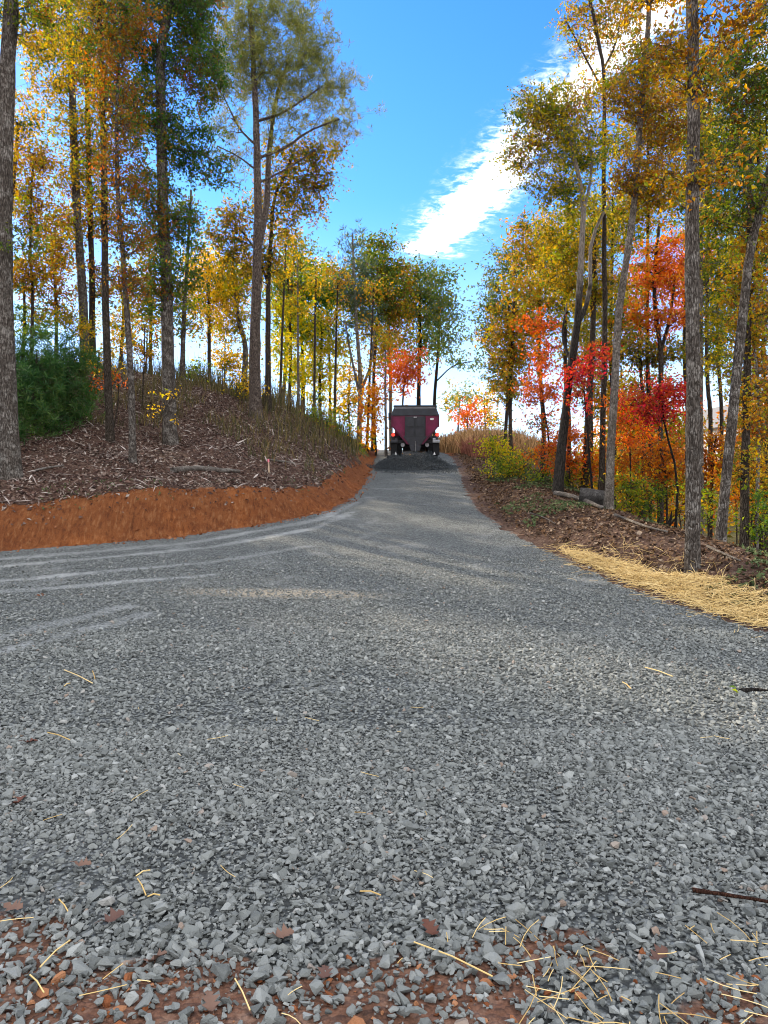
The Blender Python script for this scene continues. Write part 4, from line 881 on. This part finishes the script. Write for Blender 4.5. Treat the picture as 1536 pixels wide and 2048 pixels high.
# ------------------------------------------------------------------ straw
def straws(mb, x, y, L, wdt, lift, tilt=.25, bend=.12):
    n = len(x); an = rng.uniform(0, 2 * np.pi, n); up = rng.normal(0, tilt, n)
    a = np.stack([np.cos(an) * np.cos(up), np.sin(an) * np.cos(up), np.sin(up)], -1); s_ = np.cross(a, [0, 0, 1.]); s_ /= np.linalg.norm(s_, axis=1)[:, None]; nrm = np.cross(s_, a)
    c = np.stack([x, y, H(x, y) + lift], -1); L = np.broadcast_to(L, (n,))[:, None]; bd = rng.normal(0, bend, (n, 1)) * L; bu = rng.normal(0, bend * .6, (n, 1)) * L
    w_ = np.broadcast_to(wdt, (n,))[:, None] / 2; V = []
    for f in (-.5, -.17, .17, .5):
        q = c + a * L * f + s_ * bd * (1 - 4 * f * f) + nrm * bu * (1 - 4 * f * f)
        V += [q - s_ * w_, q + nrm * w_ * 1.2, q + s_ * w_]
    V = np.stack(V, 1).reshape(-1, 3); q = np.array([[i * 3 + j, i * 3 + (j + 1) % 3, i * 3 + 3 + (j + 1) % 3, i * 3 + 3 + j] for i in range(3) for j in range(3)])
    mb.add(V, ((np.arange(n) * 12)[:, None, None] + q[None]).reshape(-1, 4))


SM = cols('straw', [(.36, .22, .07), (.5, .33, .11), (.6, .42, .16), (.68, .51, .24)], .6, .3)
x, y = region(60000, 2.6, 7.5, 4.2, 14.6); e = dright(x, y)
mid = np.interp(y, [4, 7, 9, 11, 13, 14.5], [.75, .7, .55, .6, .4, .25]); hw = np.interp(y, [4, 7, 9, 11, 13, 14.5], [.85, .7, .55, .42, .28, .06]) * (.75 + .6 * fbm(x * 1.5, y * 1.5, 33))
q = 1 - np.abs(e - mid) / hw; k = (q > 0) & (rng.random(len(x)) < np.clip(q * 2.2, 0, 1)) & (fbm(x * 2.6, y * 2.6, 45) > .36)
x, y, q = x[k], y[k], q[k]; mb = MB(); straws(mb, x, y, np.clip(rng.normal(.26, .1, len(x)), .06, .5), np.clip(rng.normal(.0055, .0015, len(x)), .003, .01), .015 + rng.uniform(0, 1, len(x)) ** 1.5 * (.03 + .13 * np.clip(q, 0, .8) * (.4 + fbm(x * 1.7, y * 1.7, 81))), .3, .12)
x, y = region(9000, 2.4, 8, 4.2, 15); e = dright(x, y); k = (np.abs(e + .1) < .75) & (rng.random(len(x)) < .75 * np.exp(-((e - .25) / .42) ** 2)); x, y = x[k], y[k]; straws(mb, x, y, np.clip(rng.normal(.17, .08, len(x)), .04, .4), .0045, .045, .12, .06)
x, y = region(900, 3, 7.5, 5, 14); e = dright(x, y); k = (e > .2) & (e < 1.2); straws(mb, x[k], y[k], .3, .005, .13, .55, .1)
tag(mb.build('straw_mulch', SM), 'bright yellow straw strewn along the right edge of the gravel', 'straw', kind='stuff')
mb = MB(); x, y = region(420, -1.9, 2.2, 1.9, 5.5); k = rng.random(len(x)) < np.clip(.06 + ss(x, .1, 1.2) * (1 - ss(y, 2.3, 2.7)) * .9 + .12 * (1 - ss(y, 2.3, 2.9)), 0, 1); x, y = x[k], y[k]
straws(mb, x, y, np.clip(rng.normal(.10, .05, len(x)), .03, .24), .003, .045, .12, .04)
x, y = region(95, .38, 1.4, 2.1, 2.62); k = fbm(x * 3, y * 3, 5) > .4; straws(mb, x[k], y[k], np.clip(rng.normal(.11, .06, k.sum()), .03, .24), .0029, .04, .1, .035)
for (a, b) in (((275, 1780), (292, 1812)), ((272, 1776), (300, 1762)), ((118, 1826), (140, 1856)), ((828, 1917), (985, 1980)), ((128, 1350), (185, 1376)), ((185, 1352), (190, 1368)), ((95, 1480), (140, 1494)), ((60, 1982), (88, 2020)), ((470, 1990), (500, 2048)), ((720, 1810), (762, 1816)), ((1245, 1375), (1262, 1388)), ((1290, 1345), (1345, 1362)), ((80, 1965), (140, 1905)), ((295, 1818), (320, 1812)), ((140, 1378), (128, 1382))):
    p, q = hit(*a), hit(*b); c = (p + q) / 2; p[2] += .045; q[2] += .04; mb.tube([p, (p + q) / 2 + [0, 0, .008], q], [.0016 + .00035 * c[1]] * 3, 5)
tag(mb.build('loose_straw', SM), 'loose straw stems scattered on the foreground gravel and clay', 'straw', kind='stuff')

# ------------------------------------------------------------------ dead leaves, sticks, logs
BR = [cols('dead_leaf_%d' % i, [c, tuple(a * 1.3 for a in c)], .7, .25) for i, c in enumerate(((.075, .038, .028), (.115, .065, .045), (.075, .028, .017)))]


def dead_leaf(px, py, L, label, mi, rz, curl=.6):
    p = hit(px, py); mb = MB(); n = 9; out_ = []
    for i in range(n):                                       # lobed oak outline
        f = i / (n - 1); wv = math.sin(math.pi * (f * .92 + .04)) * (.30 + .13 * (1 if i % 2 else -1)); out_.append((f - .5, wv))
    V = []; cr_ = lambda a, b: curl * (a * a * .9 + b * b * 1.8) + .05 * math.sin(9 * a)
    for a, b in out_: V += [(a, -b, cr_(a, b)), (a, 0, cr_(a, 0) - .03), (a, b, cr_(a, b) + .06 * math.sin(a * 5))]
    Fq = []
    for i in range(n - 1):
        for j in range(2): Fq.append([i * 3 + j, i * 3 + j + 1, i * 3 + 4 + j, i * 3 + 3 + j])
    L *= .82; V = np.array(V) * L; mb.add(V, Fq); mb.tube(np.array([[-.5, 0, .2 * curl], [-.62, .02, .22 * curl], [-.75, .05, .15 * curl]]) * L, [.012 * L] * 3, 4)
    o = mb.build('dead_leaf', BR[mi], smooth=True); o.location = p + np.array([0, 0, .035]); o.rotation_euler = (random.uniform(-.3, .3), random.uniform(-.4, .2), rz)
    tag(o, label, 'leaf', 'dead leaves on the gravel')


for a in ((225, 1862, .11, 'long folded purple brown dead leaf standing up among foreground stones at left', 0, .9, .7), (165, 1748, .085, 'flat pinkish brown dead leaf on gravel above the folded leaf', 1, .2), (565, 1896, .10, 'lobed tan brown dead leaf near the bottom centre', 1, .5),
          (40, 1618, .10, 'dark red brown dead leaf at the left edge on gravel', 2, 1.2, .6), (28, 1836, .10, 'tan dead leaf at the left edge beside a straw stem', 1, -.3), (1318, 1935, .09, 'brown dead leaf in the clay at lower right beside scattered straw', 0, .4),
          (860, 1878, .10, 'curled rusty dead leaf on stones just right of bottom centre', 2, 2.2, .6), (650, 1976, .08, 'upright brown dead leaf in the clay at bottom centre', 0, 1.6, .6), (310, 1940, .10, 'broad brown dead leaf lying in the red clay at lower left', 1, .1), (60, 1495, .11, 'small red brown dead leaf farthest up the gravel at left', 2, .6, .5),
          (420, 2030, .09, 'pale mauve dead leaf at the very bottom left of centre', 1, 2.0)):
    dead_leaf(*a)


def stick(name, pts, r, label, cat, matn, sides=7, lift=.03, jit=.08):
    q = np.array([hit(a, b) for a, b in pts]); q[:, 2] += lift; n = 4 * len(q); s_ = spline(q, n); o = q[0].copy(); mb = MB()
    mb.tube(s_, np.linspace(r, r * .6, n), sides, jit); ob = mb.build(name, matn, smooth=True, origin=o); return tag(ob, label, cat)


DW = barkmat('dead_wood_brown', (.03, .012, .008), (.12, .05, .03), (.2, .1, .06), .3, 3)
GWD = barkmat('weathered_wood', (.10, .085, .07), (.26, .22, .19), (.46, .42, .37), .6, 2)
stick('stick', [(1385, 1806), (1460, 1822), (1560, 1838)], .009, 'reddish brown stick lying on the gravel at the lower right edge', 'stick', DW, lift=.05)
stick('stick', [(1480, 1391), (1510, 1388), (1560, 1394)], .022, 'dark rotten stick at the right edge beside a green leaf', 'stick', BARK['dark'])
p = hit(1470, 1396); mb = MB(); leaf_quads(mb, np.array([[0, 0, .06], [.02, .01, .07], [-.03, 0, .06]]), .06, up=1.5); o = mb.build('green_leaf', PM['green_mid']); o.location = p; tag(o, 'single bright green leaf on the gravel beside the dark stick', 'leaf')
stick('fallen_log', [(345, 946), (390, 941), (430, 944), (478, 947)], .085, 'weathered pale log lying on the litter above the clay bank', 'log', GWD, 9, .06, .14)
stick('fallen_branch', [(70, 945), (95, 940), (128, 935)], .03, 'short pale branch lying at the foot of the thick grey oak', 'branch', GWD, 7, .05)
stick('fallen_branch', [(535, 923), (560, 926), (590, 930)], .03, 'grey branch on the litter just right of the pink stake', 'branch', GWD, 7, .06)
stick('fallen_branch', [(1110, 992), (1150, 1000), (1205, 1022)], .07, 'long pale fallen log lying along the right shoulder before the hollow log', 'log', GWD, 8, .08, .1)
stick('fallen_branch', [(1230, 1035), (1290, 1058), (1335, 1070)], .03, 'thin pale branch on the right shoulder below the root clump', 'branch', GWD, 7, .06)
stick('fallen_branch', [(1415, 1098), (1440, 1110), (1480, 1128)], .025, 'pale stick on dark litter right of the big front trunk', 'branch', GWD, 7, .05)
stick('fallen_branch', [(1060, 1030), (1090, 1040), (1110, 1052)], .015, 'short pale stick on the litter beside the gravel curve', 'branch', GWD, 6, .05)
# hollow log
p = place(1186, 18.6); root = empty('hollow_log', p + np.array([0, 0, .28]), (0, R(8), R(-18))); root.scale = (.78,) * 3; root.location.z -= .06
tag(root, 'cut hollow log with a black opening at the foot of the pale curving trunk', 'log')
mb = MB(); n = 20; an = np.linspace(0, 2 * np.pi, n, endpoint=False); rr = .29 * (1 + .08 * np.sin(3 * an) + rng.normal(0, .02, n)); prof = [(-.42, 1), (-.2, 1.04), (.05, 1.0), (.36, .97), (.37, .74), (-.15, .6), (-.16, .02)]
V = [(a, b * r_ * math.cos(t_), b * r_ * math.sin(t_)) for a, b in prof for t_, r_ in zip(an, rr)]; Fq = [[i * n + j, i * n + (j + 1) % n, (i + 1) * n + (j + 1) % n, (i + 1) * n + j] for i in range(len(prof) - 1) for j in range(n)]
mb.add(V, Fq); mb.F.append(np.array([[0, j, j + 1] for j in range(1, n - 1)])); mb.build('shell', barkmat('grey_log_bark', (.05, .045, .04), (.17, .155, .145), (.3, .28, .26), .5, 1.5), root, True)
# uprooted root clump
p = place(1330, 19.5); mb = MB()
for i in range(34):
    a = rng.uniform(0, 6.28); L = rng.uniform(.25, .6); el = rng.uniform(-.2, 1.2); e1 = np.array([math.cos(a) * math.cos(el), math.sin(a) * math.cos(el), math.sin(el)]) * L
    mb.tube(spline([[0, 0, .15], e1 * .5 + rng.normal(0, .06, 3) + [0, 0, .15], e1 + rng.normal(0, .1, 3) + [0, 0, .1]], 6), np.linspace(.09, .02, 6), 6, .15)
ob = mb.build('root_clump', BARK['dark'], smooth=True); ob.location = p; tag(ob, 'dark rotten stump with tangled roots in the shade of the right slope', 'stump')
# survey stake
p = hit(538, 945); root = empty('survey_stake', p, (R(2), R(-3), R(15))); tag(root, 'pink topped wooden survey stake in the litter above the bank', 'stake')
mb = MB(); mb.box((0, 0, .14), (.045, .02, .36), (.9, .9)); mb.build('stake', simple('pale_stake_wood', (.42, .3, .2), .8), root)
mb = MB(); mb.box((0, 0, .335), (.05, .026, .09)); mb.build('flagging', simple('pink_flagging', (.62, .16, .2), .6), root)

# ------------------------------------------------------------------ house across the valley
Y = 92.; p = place(1456, Y); p[2] = CAMZ + (1024 - 900) / F * Y; root = empty('house', p, (0, 0, R(12))); tag(root, 'pale gabled house half hidden beyond the right hand trees', 'house')
WALL = simple('pale_siding', (.62, .58, .5), .8); ROOF = simple('grey_shingle', (.16, .15, .15), .9)
mb = MB(); mb.prism([(-2.8, -3), (2.8, -3), (2.8, 2.6), (0, 5.3), (-2.8, 2.6)], -4, 5); mb.build('wall', WALL, root)
mb = MB()
for s_ in (-1, 1): mb.prism([(s_ * 3.2, 2.35), (0, 5.43), (0, 5.63), (s_ * 3.3, 2.5)], -4.4, 5.4)
mb.build('roof', ROOF, root)
for wx in (-1.3, 1.3):
    mb = MB(); mb.box((wx, -4.03, .9), (1.0, .08, 1.5)); f = mb.build('window', simple('white_trim', (.75, .75, .73)), root)
    mb = MB(); mb.box((wx, -4.08, .9), (.8, .06, 1.3)); mb.build('pane', simple('dark_glass', (.03, .04, .05), .1, .6), f)

# ------------------------------------------------------------------ spreader truck
TY = 37.0; gz = float(H((831 - 768) / F * TY, TY)); slope = math.atan((zroad(TY + 3) - zroad(TY - 1)) / 4.)
root = empty('dump_truck', ((831 - 768) / F * (TY), TY + 1.1, float(zroad(TY + 1.1)) + .07), (slope, 0, R(-1)))
tag(root, 'maroon gravel spreading dump truck seen from behind, driving up the drive', 'truck')
MAR = simple('maroon_paint', (.16, .004, .046), .36, .5, 0, .25, 3); MARD = simple('dusty_maroon_paint', (.09, .005, .028), .5, .4, 0, .3, 4)
BLK = simple('black_steel', (.018, .02, .024), .45, .5, 0, .3, 5); GRY = simple('dusty_grey_steel', (.027, .027, .033), .55, .5, 0, .3, 5); RUB = simple('tyre_rubber', (.014, .014, .015), .85, .3, 0, .3, 9)
SIL = simple('bare_alloy', (.4, .41, .43), .35, .5, .8, .15, 8); DKG = simple('tarp_housing_grey', (.026, .031, .04), .4, .5, 0, .2, 4)
REDL = simple('red_lens', (.75, .03, .02), .25, .5, 0, .05); WHT = simple('white_sticker', (.75, .73, .72), .5)
LIT = bpy.data.materials.new('lit_red_lamp'); LIT.use_nodes = True; pb = LIT.node_tree.nodes['Principled BSDF']; pb.inputs['Base Color'].default_value = (.8, .04, .02, 1); pb.inputs['Emission Color'].default_value = (1, .06, .03, 1); pb.inputs['Emission Strength'].default_value = .55
RY = -1.1                                     # rear face of the truck, metres behind the axle
# hopper body: upper box then V
mb = MB(); mb.prism([(-1.2, 1.6), (-.36, .66), (.36, .66), (1.2, 1.6), (1.2, 2.1), (-1.2, 2.1)], RY + .06, RY + 5.4); mb.build('hopper', MAR, root, bevel=.015)
for s_ in (-1, 1):
    mb = MB(); mb.prism([(s_ * 1.2, 1.6), (s_ * 1.12, 1.6), (s_ * .31, .72), (s_ * .40, .66)], RY + .0, RY + .058); mb.box((s_ * 1.17, RY + .03, 1.82), (.06, .056, .6)); mb.build('hopper_frame', MARD, root, bevel=.008)
mb = MB(); mb.prism([(-1.2, 2.103), (1.2, 2.103), (1.03, 2.46), (-1.03, 2.46)], RY + .0, RY + .35); mb.build('tarp_housing', DKG, root, bevel=.02)
mb = MB(); mb.box((0, RY + .16, 2.475), (1.98, .2, .028)); mb.build('housing_trim', SIL, root)
mb = MB(); mb.prism([(-1.04, 2.49), (1.04, 2.49), (1.04, 2.61), (-1.04, 2.61)], RY + .1, RY + .3); mb.tube([(-1.04, RY + .2, 2.56), (-1.04, RY + 5.3, 2.56)], [.05] * 2, 8); mb.tube([(1.04, RY + .2, 2.56), (1.04, RY + 5.3, 2.56)], [.05] * 2, 8)
mb.build('tarp_roller', BLK, root)
mb = MB(); mb.prism([(-1.2, 2.103), (-1.14, 2.103), (-1.0, 2.5), (-1.06, 2.5)], RY + .36, RY + 5.4); mb.prism([(1.14, 2.103), (1.2, 2.103), (1.06, 2.5), (1.0, 2.5)], RY + .36, RY + 5.4); mb.prism([(-1.13, 2.103), (1.13, 2.103), (.99, 2.5), (-.99, 2.5)], RY + 5.3, RY + 5.38); mb.build('side_board', GRY, root)
tg = MB(); tg.box((0, RY + .035, 1.57), (.98, .05, .98)); tgo = tg.build('tailgate', GRY, root, bevel=.01)
for c, d in (((0, RY - .008, 1.55), (.07, .035, 1.02)), ((0, RY - .008, 1.58), (1.02, .034, .06)), ((-.48, RY - .008, 1.57), (.05, .036, 1.0)), ((.48, RY - .008, 1.57), (.05, .036, 1.0)), ((0, RY - .008, 1.09), (1.02, .033, .05))):
    mb = MB(); mb.box(c, d); mb.build('rib', BLK, tgo)
mb = MB(); mb.box((0, RY - .03, 2.02), (.16, .06, .05)); mb.build('latch', SIL, tgo)
for s_ in (-1, 1):
    mb = MB(); mb.box((s_ * .56, RY + .04, 1.6), (.07, .035, .9)); mb.build('gate_guide', MAR, root)
mb = MB(); mb.prism([(-.14, -.05), (0, -.07), (.14, -.05), (.16, 0), (.14, .05), (0, .07), (-.14, .05), (-.16, 0)], 0, .012); o = mb.build('sticker', WHT, root); o.location = (.83, RY + .045, 1.93); o.scale = (.62, 1, .8)
# chute and spinner under the gate
mb = MB(); mb.prism([(-.6, 1.08), (-.26, .62), (.26, .62), (.6, 1.08)], RY - .02, RY + .03); mb.prism([(-.3, .62), (-.22, .36), (.22, .36), (.3, .62)], RY - .25, RY + .2); mb.build('chute', GRY, root, bevel=.01)
mb = MB(); mb.tube([(0, RY - .27, .85), (0, RY - .27, .2)], [.018] * 2, 8); mb.build('spinner_shaft', SIL, root)
mb = MB(); mb.tube([(0, RY - .27, .25), (0, RY - .27, .30)], [.26, .26], 18); mb.build('spinner_disc', BLK, root)
# chassis, axles, fenders, flaps, lamps
mb = MB(); mb.box((-.42, RY + 4.2, .82), (.09, 8.2, .24)); mb.box((.42, RY + 4.2, .82), (.09, 8.2, .24)); mb.box((0, RY + .55, .78), (2.2, .1, .16)); mb.build('chassis_frame', BLK, root)
for ay in (0, 1.3):
    mb = MB(); mb.tube([(-.95, ay, .5), (.95, ay, .5)], [.075] * 2, 10)
    if ay == 0: mb.tube([(-.2, 0, .5), (.2, 0, .5)], [.22, .22], 14)
    mb.build('axle', BLK, root)



def wheel(x, y, wd_):
    mb = MB(); mb.disc_y((x, y, .5), .5, wd_, 26); t_ = mb.build('wheel', RUB, root, True)
    mb = MB(); mb.disc_y((x, y, .5), .285, wd_ * .8, 20, .06); mb.build('rim', SIL, t_)


for s_ in (-1, 1):
    for ay in (0, 1.3):
        wheel(s_ * .78, ay, .27); wheel(s_ * 1.07, ay, .27)
    wheel(s_ * 1.0, 5.6, .3)
    mb = MB(); mb.box((s_ * 1.05, RY + .16, .82), (.36, .3, .14)); mb.box((s_ * .95, RY + .18, .93), (.14, .26, .1)); mb.build('fender', SIL if s_ > 0 else GRY, root, bevel=.02)
    mb = MB(); mb.box((s_ * 1.06, RY + .16, .44), (.33, .02, .62)); mb.build('mud_flap', RUB, root)
    mb = MB(); mb.box((s_ * 1.1, RY + .18, 1.0), (.05, .05, .28)); mb.box((s_ * 1.1, RY + .17, 1.14), (.17, .06, .2)); mb.build('lamp_bracket', BLK, root)
    mb = MB(); n = 16; mb.prism([(.085 * math.cos(a), .085 * math.sin(a)) for a in np.linspace(0, 2 * np.pi, n, endpoint=False)], 0, .05); o = mb.build('tail_light', LIT, root); o.location = (s_ * 1.1, RY + .09, 1.15)
    mb = MB(); mb.prism([(-.06, -.07), (.06, -.07), (0, .08)], 0, .02); o = mb.build('reflector', WHT, root); o.location = (s_ * .97, RY + .11, .22)
    mb = MB(); mb.tube([(s_ * .62, RY + .5, .62), (s_ * .62, RY + .8, .62)], [.1, .1], 12); mb.build('air_tank', SIL, root)
    mb = MB(); mb.box((s_ * 1.32, 5.2, 2.0), (.18, .08, .42)); mb.tube([(s_ * 1.0, 5.3, 2.15), (s_ * 1.32, 5.22, 2.15)], [.02] * 2, 6); mb.build('mirror', BLK, root)
mb = MB(); mb.prism([(-.95, .55), (.95, .55), (.95, .95), (-.95, .95)], .7, .95); mb.prism([(-.6, .2), (.6, .2), (.6, .547), (-.6, .547)], .75, 3.4); mb.build('undercarriage', BLK, root)
cab = MB(); cab.prism([(-1.05, .75), (1.05, .75), (1.02, 1.7), (.92, 2.45), (-.92, 2.45), (-1.02, 1.7)], 4.5, 6.0); co = cab.build('cab', MAR, root, bevel=.04)
mb = MB(); mb.box((0, 6.7, 1.15), (1.5, 1.4, .9), (.92, .96)); mb.build('hood', MAR, root, bevel=.06)
mb = MB(); mb.box((0, 4.49, 2.05), (1.3, .03, .5)); mb.build('window', simple('truck_glass', (.02, .025, .03), .08, .6), co)
mb = MB(); mb.box((0, 6.01, 2.05), (1.6, .03, .55)); mb.build('windshield', simple('truck_glass', (.02, .025, .03), .08, .6), co)
# gravel pouring from the spreader
c0 = np.array([(826 - 768) / F * 32.7, 32.7, 0]); n = 26000; th = rng.uniform(0, 2 * np.pi, n); rr = rng.uniform(0, 1, n) ** .62
x = c0[0] + np.cos(th) * rr * 1.75 * (1 + .12 * rng.normal(size=n)); y = c0[1] - .1 + np.sin(th) * rr * 1.8
hmax = .55 * np.clip(1 - (np.abs(x - c0[0]) / 1.7) ** 2.6, 0, 1) * np.clip(1.1 - np.abs(y - c0[1] - .3) / 2.1, 0, 1) * (.35 + 1.25 * fbm(x * 2.4, y * 2.4, 3)); z = H(x, y) + .02 + hmax * rng.uniform(0, 1, n) ** .8
SP = cols('fresh_dark_stone', [(.014, .018, .02), (.03, .036, .04), (.055, .063, .068)], .7, .3); mb = MB(); stones(mb, np.stack([x, y, z], -1), np.clip(.024 * np.exp(rng.normal(0, .35, n)), .01, .05), LIB_B, 2.0)
n = 5000; x = c0[0] + rng.normal(0, .75, n); y = c0[1] + .9 + rng.normal(0, .6, n); z = H(x, y) + .1 + .5 * rng.random(n) ** 1.6 * np.exp(-((x - c0[0]) / 1.1) ** 2); stones(mb, np.stack([x, y, z], -1), np.clip(.018 * np.exp(rng.normal(0, .35, n)), .008, .035), LIB_C, 2.0)
n = 9000; x = c0[0] + rng.normal(0, 1.05, n); y = c0[1] - 1.3 + rng.normal(0, .7, n); k = (x > xL(y) + .1) & (x < xR(y) - .1); x, y = x[k], y[k]; stones(mb, np.stack([x, y, H(x, y) + .02], -1), np.clip(.022 * np.exp(rng.normal(0, .3, len(x))), .01, .04), LIB_C)
tag(mb.build('gravel_spray', SP), 'dark gravel pouring and piling up behind the truck', 'gravel', kind='stuff')
